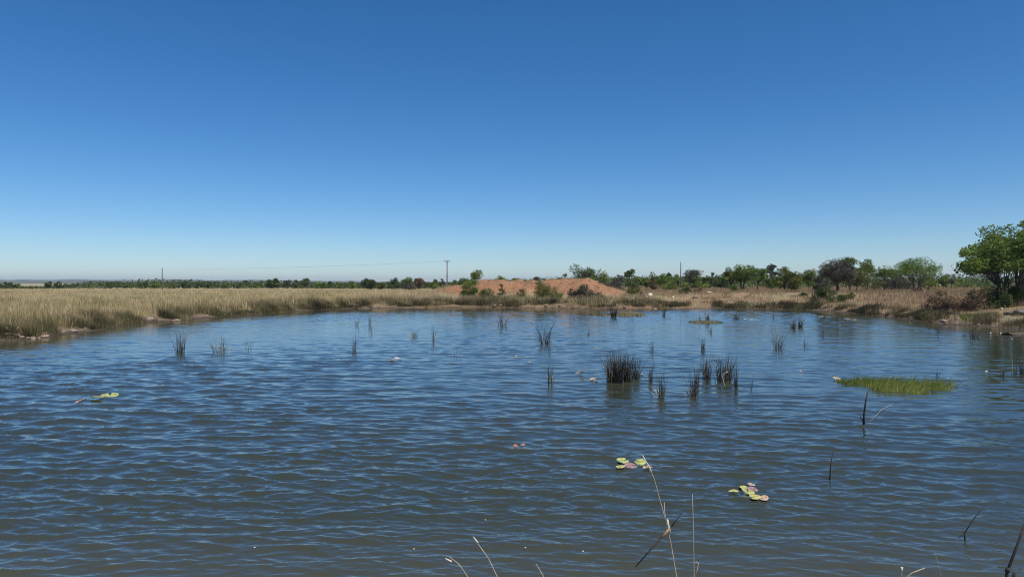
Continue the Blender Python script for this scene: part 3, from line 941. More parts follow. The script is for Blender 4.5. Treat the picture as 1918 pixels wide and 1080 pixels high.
pole(837.5, 487, 205, 'wooden power pole with a crossarm behind the left end of the red mound', 1.75, 0.21)
pole(304, 502, 250, 'slim bare pole standing in the straw field on the left', 0, 0.20)
pole(1275, 491, 150, 'slim bare pole among the trees right of the mound', 0, 0.13)
wire_pts = []
pa, pb = at(837, 489, 205), at(304, 504, 250)
pL = at(-420, 509, 300)
for s in (-1, 0, 1):
    pts = []
    off = Vector((s * 0.77, -0.2, 0))
    for i in range(25):
        u = i / 24
        q3 = pa.lerp(pb, u) + off * (1 - 0.6 * u); q3.z -= 4 * u * (1 - u) * 0.55
        pts.append(q3)
    o = tube_obj('power_line', pts, 0.006, 0.006, M['wire'], None, 4, tuple(pa))
    tag(o, ['lowest near wire sagging left from the crossarm pole to the slim pole', 'middle wire strung between the crossarm pole and the slim pole', 'right hand wire strung between the crossarm pole and the slim pole'][s + 1], 'wire', 'overhead wires')

b_ = at(751, 530, 112); gz = Hs(b_.x, 112)
root = link('fence_post', None, None, (b_.x, 112, gz))
tag(root, 'small braced metal post in the straw grass left of the mound', 'post')
tube_obj('post', [(0, 0, -0.2), (0, 0, 1.5)], 0.05, 0.04, M['metal'], root, 6)
tube_obj('brace', [(0.7, 0, 0), (0, 0, 1.1)], 0.03, 0.03, M['metal'], root, 5)
tube_obj('brace', [(-0.6, 0.1, 0), (0, 0, 1.1)], 0.03, 0.03, M['metal'], root, 5)


# ------------------------------------------------------------------ rocks
def rock_mesh(seed, mat):
    r = np.random.default_rng(seed)
    nu, nv = 9, 6
    vs = [[0, 0, 0.5]]; 
    for j in range(1, nv):
        for i in range(nu):
            th = 2 * pi * i / nu; ph = pi * j / nv
            vs.append([0.5 * sin(ph) * cos(th), 0.5 * sin(ph) * sin(th), 0.5 * cos(ph)])
    vs.append([0, 0, -0.5]); vs = np.array(vs)
    dirs = r.normal(size=(7, 3)); dirs /= np.linalg.norm(dirs, axis=1)[:, None]
    lim = 0.30 + 0.15 * r.random(7)
    for dd, l_ in zip(dirs, lim):      # facet the ball
        s = vs @ dd; ov = np.maximum(0, s - l_); vs = vs - ov[:, None] * dd * 0.95
    vs += r.normal(size=vs.shape) * 0.018
    tris = []; quads = []
    for i in range(nu):
        tris.append((0, 1 + i, 1 + (i + 1) % nu))
        tris.append((len(vs) - 1, 1 + (nv - 2) * nu + (i + 1) % nu, 1 + (nv - 2) * nu + i))
        for j in range(nv - 2):
            a0 = 1 + j * nu; quads.append((a0 + i, a0 + nu + i, a0 + nu + (i + 1) % nu, a0 + (i + 1) % nu))
    return mesh_np('rock', vs, [np.array(tris), np.array(quads)], mat)


rk = [rock_mesh(s, M['rock']) for s in range(5)]
rkd = [rock_mesh(20 + s, M['rock_dark']) for s in range(3)]
rkp = [rock_mesh(40 + s, M['rock_pale']) for s in range(3)]


def rock(px, py, wpx, hratio, meshes, label, group, i, d=None):
    x, y = on_level(px, py) if d is None else (at(px, py, d).x, d)
    s = wpx / F * y
    z = max(Hs(x, y), -0.05)
    o = link('rock', meshes[i % len(meshes)], None, (x, y, z + 0.18 * s * hratio))
    o.scale = (s * 1.15, s * 0.9, s * hratio * 1.2)
    o.rotation_euler = (0.2 * sin(i * 3.1), 0.2 * cos(i * 1.7), i * 1.3)
    tag(o, label, 'rock', group)
    return o


rocks_named = [
 (66, 629, 20, 0.5, rk, 'largest pinkish rock on the left shore between dark sedge clumps'),
 (10, 626, 16, 0.6, rk, 'rounded brown rock at the left edge of the shore'),
 (13, 634, 13, 0.6, rk, 'small brown rock right at the left edge waterline'),
 (37, 633, 10, 0.6, rk, 'brown rock just left of the dark sedge clump on the left shore'),
 (62, 634, 12, 0.5, rk, 'small pinkish rock at the waterline below the largest pinkish rock'),
 (84, 630, 9, 0.5, rk, 'small rock right of the largest pinkish rock'),
 (280, 603, 20, 0.5, rk, 'broad buff rock on the shore left of the slim pole'),
 (330, 601, 16, 0.4, rk, 'flat buff rock on the shore below the slim pole'),
 (428, 585, 11, 0.5, rkp, 'pale rock on the shore in the left half of the far bank'),
 (1328, 571, 10, 0.5, rkp, 'pale rock on the far shore above the floating reed mat'),
 (1290, 569, 7, 0.6, rkp, 'small pale rock by a dark tuft on the far shore'),
 (1302, 573, 15, 0.4, rk, 'flat pinkish slab on the far shore'),
 (1655, 591, 12, 0.5, rk, 'pinkish rock at the waterline of the right bank'),
 (1640, 590, 9, 0.5, rk, 'small pinkish rock left of its larger neighbour on the right bank'),
 (1894, 607, 26, 0.3, rkd, 'dark flat rock ledge under the right bank'),
 (1909, 608, 26, 0.5, rkd, 'dark rock at the right edge of the waterline'),
 (1876, 600, 5, 0.8, rkp, 'bright whitish stone above the dark ledge'),
 (1855, 626, 4, 0.7, rkp, 'left white pebble on the muddy spit'),
 (1875, 623.5, 5, 0.6, rkp, 'middle white pebble on the muddy spit'),
 (1911, 625, 5, 0.7, rkp, 'right white pebble on the muddy spit'),
 (1896, 634, 6, 0.5, rkp, 'white stone in the water below the muddy spit'),
 (1794, 606, 4, 0.8, rkp, 'white pebble at the left end of the bright green plants'),
]
for i, (px, py, wp, hr, ms, lab) in enumerate(rocks_named):
    rock(px, py, wp, hr, ms, lab, 'rocks on the shore', i)
# unnamed shore stones
r2 = np.random.default_rng(5)
pl = np.array([on_level(*q_) for q_ in shore_px])
for i in range(90):
    s = r2.random() * (len(pl) - 2) + 0.5
    k = int(s); p2 = pl[k] + (pl[k + 1] - pl[k]) * (s - k)
    nrm = np.array([-(pl[k + 1] - pl[k])[1], (pl[k + 1] - pl[k])[0]]); nrm /= np.linalg.norm(nrm) + 1e-9
    p2 = p2 + nrm * r2.uniform(0.0, 1.0)
    z = Hs(p2[0], p2[1])
    if z < -0.15: continue
    o = link('stone', rk[i % 5], None, (p2[0], p2[1], z + 0.03))
    if p2[0] > 24 and i % 3: sz_max = 0.22
    else: sz_max = 0.5
    sz = r2.uniform(0.12, sz_max)
    part_ = 'left' if p2[0] < -16 else ('right' if p2[0] > 18 else 'far')
    o.scale = (sz * 1.3, sz, sz * 0.6); o.rotation_euler = (0, 0, r2.random() * 6)
    tag(o, 'brown stone lying loose at the waterline of the %s shore' % part_, 'stone', 'loose stones along the %s waterline' % part_)
r3 = np.random.default_rng(15)
for i in range(36):
    x = r3.uniform(-13, 15); y = r3.uniform(99, 109)
    if mound(np.array([x]), np.array([y]))[0] < 0.7: continue
    sz = r3.uniform(0.15, 0.5)
    o = link('clod', (rkd if i % 2 else rk)[i % 3], None, (x, y, Hs(x, y) + 0.03)); o.scale = (sz * 1.3, sz, sz * 0.6); o.rotation_euler = (0, 0, i)
    tag(o, 'dark clod of earth lying on the red mound of soil', 'clod', 'clods on the red mound')
# pale boulder on the far bank
o = rock(1218, 547, 10, 0.9, rkp, 'pale rounded boulder on the far bank right of the low green shrub', 'boulders on the far bank', 3, 95)
o = rock(1211, 548, 6, 0.5, rkp, 'small pale rock leaning against the pale boulder', 'boulders on the far bank', 4, 94.5)
o = rock(1261, 552, 5, 1.0, rkp, 'small whitish stone standing on the far bank, right of the pale boulder', 'boulders on the far bank', 5, 93)


# ------------------------------------------------------------------ reeds standing in the water
def reed(px, base_py, top_py, wpx, n, label, cat='reeds', lean=0.0, spread=1.0, dry=0.0, tint0=0.35, seed=0, green=0, z=None):
    r = np.random.default_rng(3000 + seed)
    x, y = on_level(px, base_py)
    h = (base_py - top_py) / F * y * 1.22
    wm = wpx / F * y * 1.2
    root_r = wm * 0.24
    n = int(n * 1.35); m = n
    aa = r.random(m) * 2 * pi; rr = root_r * np.sqrt(r.random(m))
    bx = x + rr * np.cos(aa); by = y + rr * np.sin(aa) * 0.8
    base = np.stack([bx, by, np.full(m, -0.12)], 1)
    ht = (h + 0.12) * (1.0 - 0.68 * r.random(m) ** 0.9)
    wild = r.random(m) < 0.26
    ld_ = np.where(wild, r.random(m) * 2 * pi, aa + 0.5 * r.normal(size=m))
    reach = (wm * 0.5 - root_r) * (rr / root_r) ** 0.7 * (0.5 + 1.3 * r.random(m)) * spread + np.where(wild, 0.35 * ht * r.random(m), 0)
    out = np.clip(reach / np.maximum(ht, 0.05), 0.01, 0.95)
    lx = np.cos(ld_) * out + lean + 0.05 * r.normal(size=m); ly = np.sin(ld_) * out
    wd = np.full(m, max(0.010, y * 0.00040)) * (0.6 + 0.8 * r.random(m))
    tint = tint0 + 0.22 * r.normal(size=m)
    tint = np.clip(tint, 0, 0.85)
    tint[r.random(m) < 0.10] = 0.98
    tint[: int(m * green)] = 0.93
    parts = [blades(base, ht, wd, np.hypot(lx, ly), np.arctan2(ly, lx), tint, twist=r.normal(size=m) * 0.5, bend=0.3)]
    # bent over blades: second segment hanging from a kink
    kb = max(1, int(m * 0.12))
    b2 = base[:kb].copy(); b2[:, 2] += ht[:kb] * 0.55 + 0.05
    b2[:, 0] += lx[:kb] * ht[:kb] * 0.4
    parts.append(blades(b2, ht[:kb] * 0.55, wd[:kb], np.full(kb, 1.15), r.random(kb) * 2 * pi, np.clip(tint[:kb] + 0.1, 0, 0.85), twist=np.zeros(kb), bend=0.6, mid=0.7))
    me_parts = parts
    if dry > 0:
        kd = max(2, int(m * dry))
        a3 = r.random(kd) * 2 * pi
        b3 = np.stack([x + wm * 0.5 * np.cos(a3) * r.random(kd), y + 0.1 * np.sin(a3), np.full(kd, 0.02) + 0.12 * h * r.random(kd)], 1)
        me_parts.append(blades(b3, np.full(kd, 0.28 * h), wd[:1].repeat(kd) * 1.3, 0.6 + 0.5 * r.random(kd), a3, 0.97 + 0.05 * r.random(kd), twist=r.random(kd) * 0.6))
    o = blade_object('reed_clump', me_parts, M['reed'], None, (x, y, 0))
    tag(o, label, cat, 'reed clumps standing in the water')
    return o


R_ = [  # px, base, top, width, stalks, label, options
 (337, 661, 612, 30, 42, 'upright reed clump with a green base, farthest left in the water', dict(green=0.15, lean=-0.05, dry=0.05)),
 (412, 659, 624, 44, 34, 'ragged reed clump with pale dead leaves, second from the left', dict(dry=0.35, spread=1.3)),
 (465, 656, 630, 18, 7, 'sparse thin stalks right of the ragged reed clump on the left', dict(spread=1.4)),
 (350, 685, 667, 5, 3, 'two short stalks in front of the leftmost reed clump', {}),
 (364, 685, 668, 5, 3, 'faint short stalks right of two others before the leftmost clump', {}),
 (663, 657, 627, 13, 16, 'slim upright clump with a pale leaf at its foot, left of centre', dict(dry=0.12)),
 (668, 609, 589, 9, 9, 'left one of two tiny clumps near the far left shore', {}),
 (692, 609, 588, 10, 12, 'right one of two tiny clumps near the far left shore', {}),
 (696, 622, 609, 4, 4, 'tiny stub just below the two tiny clumps', {}),
 (775, 631, 613, 20, 18, 'low tattered clump with pale leaves left of a thin stalk', dict(dry=0.5, spread=1.5)),
 (799, 642, 634, 14, 5, 'half sunken stalks below the low tattered clump', dict(spread=2.0)),
 (811, 638, 603, 7, 8, 'tall thin stalk standing alone left of centre', {}),
 (856, 667, 645, 16, 7, 'bent thin stalks forming an arch near the centre', dict(spread=2.0)),
 (942, 610, 588, 24, 20, 'small bushy clump near the far shore left of centre', dict(dry=0.2)),
 (1020, 644, 596, 36, 42, 'spreading clump with splayed stalks in the middle', dict(spread=1.6)),
 (1030, 718, 668, 20, 18, 'narrow clump in front of the splayed middle clump', dict(dry=0.2)),
 (1102, 627, 612, 6, 5, 'tiny stub right of the splayed middle clump', {}),
 (1075, 598, 592, 8, 4, 'minute tuft near the far shore left of the dark clump on its mat', {}),
 (1152, 717, 655, 48, 260, 'largest and densest dark reed clump', dict(tint0=0.25, spread=0.75, dry=0.04)),
 (1176, 716, 660, 26, 110, 'dense dark clump merging into the right of the largest clump', dict(tint0=0.25, spread=0.7)),
 (1190, 710, 662, 20, 48, 'smaller clump just right of the largest clump', dict(lean=0.08, dry=0.05)),
 (1218, 714, 672, 11, 22, 'narrow leaning clump right of the largest clump', dict(lean=0.1)),
 (1238, 746, 682, 20, 30, 'tall ragged clump with pale leaves at its foot, nearest of its group', dict(dry=0.3)),
 (1220, 657, 630, 18, 9, 'thin stalks beyond the largest clump', dict(spread=1.4)),
 (1297, 742, 700, 24, 40, 'nearer low clump with pale leaves left of the wide pair', dict(dry=0.35)),
 (1304, 726, 680, 14, 36, 'upright clump rising behind the nearer low clump', {}),
 (1323, 709, 665, 24, 60, 'left clump of the wide pair', {}),
 (1356, 713, 662, 44, 120, 'right and wider clump of the wide pair, with a bent pale stalk', dict(dry=0.03)),
 (1379, 727, 672, 9, 18, 'tall narrow clump at the right end of the wide pair', {}),
 (1406, 730, 700, 10, 3, 'lone thin stalks right of the wide pair', {}),
 (1317, 655, 628, 12, 20, 'small upright clump beyond the wide pair', {}),
 (1331, 622, 608, 6, 8, 'tiny clump just below the floating mat', {}),
 (1243, 590, 575, 9, 24, 'small dark tuft at the far shore left of the floating mat', {}),
 (1150, 593, 566, 18, 42, 'dark dense clump standing on its low green mat near the far shore', dict(tint0=0.35, spread=1.2)),
 (1325, 603, 582, 12, 26, 'reeds growing from the small floating mat', {}),
 (1311, 602, 588, 5, 8, 'few reeds on the left of the small floating mat', {}),
 (1378, 597, 583, 18, 28, 'small dark clump right of the floating mat', dict(spread=1.3)),
 (1449, 596, 586, 4, 4, 'tiny stub far right of the floating mat', {}),
 (1458, 652, 612, 28, 34, 'forked clump in the right half of the pond', dict(spread=1.5, lean=0.08)),
 (1486, 614, 594, 14, 44, 'left of two dark clumps near the right far shore', {}),
 (1499, 612, 595, 12, 40, 'right of two dark clumps near the right far shore', dict(lean=0.1)),
 (1508, 648, 628, 12, 8, 'sparse stalks right of the forked clump', dict(lean=0.15)),
 (1540, 628, 605, 10, 7, 'faint dry stalks right of the two dark clumps', dict(tint0=0.6)),
 (1403, 653, 648, 8, 4, 'minute tuft left of the forked clump', {}),
 (1756, 707, 680, 10, 6, 'thin stalks standing behind the green grass patch', {}),
 (1754, 627, 608, 8, 4, 'lone leaning stalk before the right shore', dict(lean=0.2)),
 (1826, 633, 612, 24, 34, 'dark clump at the tip of the muddy spit', dict(spread=1.2)),
 (1808, 630, 617, 12, 9, 'thin stalks left of the muddy spit', {}),
 (1876, 705, 682, 10, 18, 'small dark clump near the right edge', dict(lean=0.1)),
 (1900, 701, 655, 12, 10, 'tall thin stalks near the right edge', {}),
 (1914, 700, 672, 12, 34, 'dark clump touching the right edge', {}),
]
for i, (px, bp, tpx, wp, n_, lab, o) in enumerate(R_):
    reed(px, bp, tpx, wp, n_, lab, seed=i, **o)


def stalk(name, pts, r0, r1, mat, label, cat, group=None, heads=()):
    """one stem given by its points, each with its own place; extra pieces become parts"""
    loc = tuple(pts[0])
    root = link(name, None, None, loc)
    tag(root, label, cat, group)
    L_ = Vector(loc)
    if name == 'dry_grass_stalk':
        r0 *= 0.72; r1 *= 0.8
    tube_obj('stem', [Vector(p_) - L_ for p_ in pts], r0, r1, mat, root, 6)
    for nm, hp, a, b2, hm in heads:
        tube_obj(nm, [Vector(p_) - L_ for p_ in hp], a, b2, hm, root, 6)
    return root


# bent pale stalk at the wide pair
P3 = lambda px, py, d: at(px, py, d)
x_, y_ = on_level(1358, 727)
stalk('dry_stalk', [P3(1358, 728, y_), P3(1355, 715, y_), P3(1353, 704, y_), P3(1358, 698, y_), P3(1364, 696, y_)], 0.018, 0.010, M['stem'], 'pale bent stalk in front of the wide pair of reed clumps', 'stalk', 'single dead stalks')
# forked dark stem with dry shoots, right
_, y_ = on_level(1620, 795)
stalk('dead_stalk', [P3(1618, 797, y_), P3(1618, 780, y_), P3(1621, 755, y_), P3(1625, 733, y_)], 0.026, 0.012, M['blackstem'],
      'thick dark stalk with side shoots below the green grass patch', 'stalk', 'single dead stalks',
      [('shoot', [P3(1618, 790, y_), P3(1613, 783, y_), P3(1610, 776, y_)], 0.016, 0.006, M['blackstem']),
       ('shoot', [P3(1622, 792, y_), P3(1634, 785, y_), P3(1652, 766, y_), P3(1672, 757, y_ + 0.1)], 0.006, 0.003, M['stem']),
       ('shoot', [P3(1622, 792, y_), P3(1640, 782, y_), P3(1660, 764, y_), P3(1690, 752, y_ + 0.1)], 0.005, 0.003, M['blackstem'])])
_, y_ = on_level(1554, 896)
stalk('dead_stalk', [P3(1554, 899, y_), P3(1556, 870, y_), P3(1562, 835, y_)], 0.009, 0.005, M['blackstem'], 'thin dark stick standing in open water, right of the lily pads', 'stalk', 'single dead stalks')
_, y_ = on_level(1808, 1010)
stalk('dead_stalk', [P3(1808, 1012, y_), P3(1806, 999, y_), P3(1824, 970, y_), P3(1853, 937, y_)], 0.009, 0.004, M['blackstem'], 'dark bent reed leaning right, near the lower right corner', 'stalk', 'single dead stalks')
stalk('dead_stalk', [P3(1880, 1180, 3.4), P3(1886, 1072, 3.4), P3(1900, 1035, 3.4), P3(1920, 980, 3.4)], 0.008, 0.006, M['blackstem'], 'thick black reed at the lower right corner', 'stalk', 'single dead stalks',
      [('shoot', [P3(1886, 1070, 3.4), P3(1889, 1062, 3.4)], 0.011, 0.009, M['blackstem']),
       ('shoot', [P3(1898, 1100, 3.4), P3(1900, 1072, 3.4)], 0.010, 0.008, M['blackstem'])])


def on_bank(px, py_low, d, zz=None):
    """foot of a near stem, on the near bank"""
    p_ = at(px, py_low, d)
    return Vector((p_.x, p_.y, Hs(p_.x, p_.y) - 0.03))


D0 = 2.3
stalk('dry_grass_stalk', [on_bank(1285, 1300, D0), P3(1268, 1085, D0), P3(1257, 1020, D0), P3(1250, 985, D0), P3(1240, 950, D0), P3(1225, 895, D0), P3(1205, 853, D0)], 0.0033, 0.0012, M['stem'],
      'tallest dry grass stem in the foreground, crossed by a brown leaf', 'grass stem', 'dry grass stems in the foreground',
      [('seed_head', [P3(1203, 851, D0), P3(1209, 862, D0), P3(1216, 874, D0), P3(1220, 884, D0)], 0.0008, 0.0036, M['seed']),
       ('side_shoot', [P3(1248, 978, D0), P3(1245, 960, D0), P3(1244, 940, D0)], 0.0022, 0.0010, M['stem']),
       ('sheath', [P3(1254, 996, D0), P3(1252, 985, D0), P3(1250, 972, D0)], 0.0052, 0.0028, M['seed']),
       ('leaf', [P3(1254, 988, D0), P3(1247, 998, D0), P3(1237, 1008, D0)], 0.0052, 0.0040, M['husk']),
       ('leaf', [P3(1237, 1008, D0), P3(1213, 1035, D0), P3(1190, 1061, D0)], 0.0038, 0.0014, M['blackstem']),
       ('leaf', [P3(1258, 985, D0), P3(1268, 972, D0), P3(1281, 954, D0)], 0.0022, 0.0010, M['blackstem'])])
stalk('dry_grass_stalk', [on_bank(1302, 1300, D0 + .3), P3(1300, 1085, D0 + .3), P3(1299, 1000, D0 + .3), P3(1297, 925, D0 + .3)], 0.0030, 0.0010, M['stem'],
      'thin upright grass stem just right of the tallest one', 'grass stem', 'dry grass stems in the foreground',
      [('curled_leaf', [P3(1300, 1085, D0 + .3), P3(1306, 1065, D0 + .3), P3(1308, 1054, D0 + .3), P3(1303, 1050, D0 + .3)], 0.0024, 0.0012, M['stem'])])
stalk('dry_grass_stalk', [on_bank(985, 1260, D0), P3(934, 1085, D0), P3(915, 1045, D0), P3(890, 1010, D0)], 0.0036, 0.0016, M['stem'],
      'leaning grass stem with a pale tip, left of centre at the bottom', 'grass stem', 'dry grass stems in the foreground',
      [('seed_head', [P3(886, 1004, D0), P3(890, 1009, D0), P3(895, 1016, D0)], 0.001, 0.0042, M['seed'])])
stalk('dry_grass_stalk', [on_bank(930, 1260, D0), P3(880, 1085, D0), P3(860, 1056, D0), P3(842, 1042, D0)], 0.0030, 0.0014, M['stem'],
      'short drooping grass stem with a pale seed head, farthest left at the bottom', 'grass stem', 'dry grass stems in the foreground',
      [('seed_head', [P3(834, 1045, D0), P3(838, 1047, D0), P3(846, 1051, D0)], 0.0015, 0.0036, M['seed'])])
stalk('dry_grass_stalk', [on_bank(1060, 1260, D0), P3(1022, 1085, D0), P3(1004, 1055, D0)], 0.0028, 0.0014, M['stem'],
      'shortest grass stem at the bottom, between the leaning and the tallest one', 'grass stem', 'dry grass stems in the foreground')
stalk('dry_grass_stalk', [on_bank(1690, 1260, D0), P3(1689, 1085, D0), P3(1689, 1068, D0)], 0.0016, 0.0014, M['husk'],
      'small stem topped by a white ball at the lower right', 'grass stem', 'dry grass stems in the foreground',
      [('seed_head', [P3(1689, 1069, D0), P3(1689, 1066, D0), P3(1689, 1061, D0)], 0.0028, 0.0042, M['seed'])])
stalk('dry_grass_stalk', [on_bank(1680, 1260, D0 + .1), P3(1692, 1085, D0), P3(1708, 1072, D0), P3(1732, 1063, D0)], 0.0026, 0.0020, M['stem'],
      'pale dry stem curving right beside the white ball', 'grass stem', 'dry grass stems in the foreground')
stalk('dry_grass_stalk', [on_bank(1790, 1260, D0 + .5), P3(1765, 1085, D0 + .5), P3(1750, 1030, D0 + .5)], 0.0012, 0.0007, M['husk'],
      'faint reddish stem at the lower right', 'grass stem', 'dry grass stems in the foreground')

# ------------------------------------------------------------------ floating mats, green patch
def mat_patch(name, px0, px1, py, thick_py, label, cat, height=0.05, seed=1, mat='mat'):
    xa, ya = on_level(px0, py); xb, _ = on_level(px1, py)
    dy = on_level(px0, py - thick_py)[1] - ya
    cx, hw = (xa + xb) / 2, (xb - xa) / 2
    r = np.random.default_rng(seed)
    nu, nv = 40, 10
    vs = []
    for j in range(nv + 1):
        for i in range(nu):
            th = 2 * pi * i / nu
            rr = j / nv
            edge = 1 + 0.25 * float(fbm(np.array([3 * cos(th) + seed]), np.array([3 * sin(th)]))[0])
            x = hw * rr * edge * cos(th); y = dy * 0.5 * rr * edge * sin(th)
            z = height * (1 - rr ** 2) + 0.02 * r.normal() * (rr < 0.95) - (0.06 if j == nv else 0)
            vs.append((x, y, z))
    q_ = []
    for j in range(nv):
        for i in range(nu):
            i2 = (i + 1) % nu
            q_.append((j * nu + i, j * nu + i2, (j + 1) * nu + i2, (j + 1) * nu + i))
    root = link(name, mesh_np(name, np.array(vs), [np.array(q_)], M[mat], False), None, (cx, ya + dy / 2, 0.01))
    tag(root, label, cat)
    return root, cx, ya + dy / 2, hw, dy / 2


def mat_blades(root, cx, cy, hw, hd, n, h, mat, tint, parent_name='blades', lean=0.0, wmin=0.012, zig=0.3):
    r = np.random.default_rng(77)
    u = r.uniform(-1, 1, n * 2); v = r.uniform(-1, 1, n * 2); k = (u * u + v * v) < 1
    u, v = u[k][:n], v[k][:n]; n = len(u)
    base = np.stack([u * hw, v * hd, np.full(n, -0.03)], 1)
    edge = np.sqrt(np.clip(1 - u * u, 0.02, 1)) ** 0.4
    lx = lean + zig * r.normal(size=n); ly = zig * r.normal(size=n)
    p_ = blades(base, h * (0.4 + 0.6 * r.random(n)) * edge, np.full(n, wmin) * (0.7 + 0.6 * r.random(n)), np.hypot(lx, ly), np.arctan2(ly, lx), tint(u, v, r, n), twist=r.normal(size=n) * 0.6)
    return blade_object(parent_name, [p_], M[mat], root)


m1 = mat_patch('reed_mat', 1104, 1155, 591, 3.0, 'low green mat left of the dark dense clump near the far shore', 'reed mat', 0.10, 2)
mat_blades(*m1, 700, 0.30, 'sedge', lambda u, v, r, n: 0.35 + 0.25 * r.normal(size=n), wmin=0.03)
m2 = mat_patch('reed_mat', 1152, 1216, 592, 4.5, 'brown and green mound of rotting reeds right of the dark dense clump', 'reed mat', 0.34, 3)
mat_blades(*m2, 1200, 0.42, 'sedge', lambda u, v, r, n: 0.55 + 0.25 * u + 0.2 * r.normal(size=n), wmin=0.03)
m3 = mat_patch('reed_mat', 1298, 1364, 605.5, 3.6, 'small floating green mat of reeds in the right half of the pond', 'reed mat', 0.10, 4)
mat_blades(*m3, 700, 0.22, 'watergrass', lambda u, v, r, n: 0.25 + 0.25 * r.normal(size=n), wmin=0.022)

# bright green grass patch in the water: its footprint narrows to the left
def tri_patch():
    r = np.random.default_rng(9)
    n = 7500
    px = 1566 + (1792 - 1566) * r.random(n) ** 0.8
    tq = (px - 1566) / (1792 - 1566)
    top = 712 + 5 * tq; bot = 714 + 24 * np.clip(tq * 2.0, 0, 1) * (1 - 0.10 * tq) + 2.5 * np.sin(tq * 22) - 7 * smooth(0.65, 1.0, tq)
    top = top - 4 * np.sin(np.clip(tq * 1.3, 0, 1) * pi) * 0.5
    py = top + (bot - top) * r.random(n)
    ed = np.minimum((py - top) / 6.0, (bot - py) / 6.0)
    rag = fbm(px * 0.11, py * 0.25, 3) + 0.5 * np.clip(ed, 0, 1) < -0.02
    thin = (r.random(n) < 0.92 * np.clip((tq - 0.70) / 0.28, 0, 1)) | (rag & (r.random(n) < 0.85))
    px, py, tq = px[~thin], py[~thin], tq[~thin]
    xs, ys = on_level(px, py)
    c0 = (xs.mean(), ys.mean(), 0)
    n = len(xs)
    h = (0.08 + 0.26 * r.random(n) ** 1.4) * (0.5 + 0.5 * np.clip(tq * 3, 0, 1))
    lx = 0.65 + 0.3 * r.normal(size=n); ly = 0.25 * r.normal(size=n)
    front = (py - 715) / 24
    tint = np.clip(0.36 + 0.32 * front + 0.22 * r.normal(size=n), 0, 1)
    p_ = blades(np.stack([xs, ys, np.full(n, -0.03)], 1), h, np.full(n, 0.011) * (0.7 + 0.7 * r.random(n)), np.hypot(lx, ly), np.arctan2(ly, lx), tint, twist=r.normal(size=n) * 0.6)
    o = blade_object('grass_patch', [p_], M['watergrass'], None, c0)
    tag(o, 'bright green patch of aquatic grass leaning right in the water', 'water grass')
tri_patch()
# bright plants on the right shore
r = np.random.default_rng(4); n = 2600
px = r.uniform(1797, 1868, n); py = 602.5 + 7 * r.random(n) ** 0.8 * (1 - 0.5 * np.abs((px - 1832) / 36) ** 2)
xs, ys = on_level(px, py)
zz = np.maximum(H(xs, ys), -0.03)
p_ = blades(np.stack([xs, ys, zz - 0.02], 1), 0.05 + 0.12 * r.random(n), np.full(n, 0.04), 0.5 * r.random(n), r.random(n) * 6.28, np.clip(0.62 + 0.25 * r.normal(size=n), 0, 1))
tag(blade_object('shore_plants', [p_], M['watergrass'], None, (float(xs.mean()), float(ys.mean()), 0)), 'strip of bright yellow green plants at the right shoreline', 'plants')

# ------------------------------------------------------------------ lily pads
def pad_mat(name, c1, c2):
    t = NT(name)
    tc = t.n('ShaderNodeTexCoord').outputs['Object']
    nz = t.noise(14, 5, 0.7, tc)
    c = t.ramp([(0.30, (0.20, 0.14, 0.07)), (0.42, c1), (0.62, c2)], nz).outputs[0]
    p = t.n('ShaderNodeBsdfPrincipled', i_Roughness=0.35)
    t.l(c, p.inputs['Base Color']); t.l(p.outputs[0], t.out.inputs[0])
    return t.m


PC = {'green': pad_mat('lily_green', (0.24, 0.28, 0.08), (0.52, 0.52, 0.19)),
      'yellow': pad_mat('lily_yellow', (0.38, 0.36, 0.09), (0.55, 0.52, 0.20)),
      'pink': pad_mat('lily_pink', (0.22, 0.12, 0.12), (0.38, 0.25, 0.23)),
      'tan': pad_mat('lily_tan', (0.38, 0.26, 0.16), (0.56, 0.43, 0.30)),
      'orange': pad_mat('lily_orange', (0.50, 0.26, 0.15), (0.70, 0.48, 0.36)),
      'red': pad_mat('lily_red', (0.30, 0.10, 0.07), (0.42, 0.18, 0.14)),
      'cream': pad_mat('lily_cream', (0.45, 0.42, 0.34), (0.66, 0.62, 0.52))}
vein = pad_mat('lily_centre', (0.10, 0.12, 0.03), (0.18, 0.18, 0.06))


def water_z(x, y):
    d2 = (X - x) ** 2 + (Y - y) ** 2
    k = np.argpartition(d2.ravel(), 30)[:30]
    return float(WZ.ravel()[k].mean())


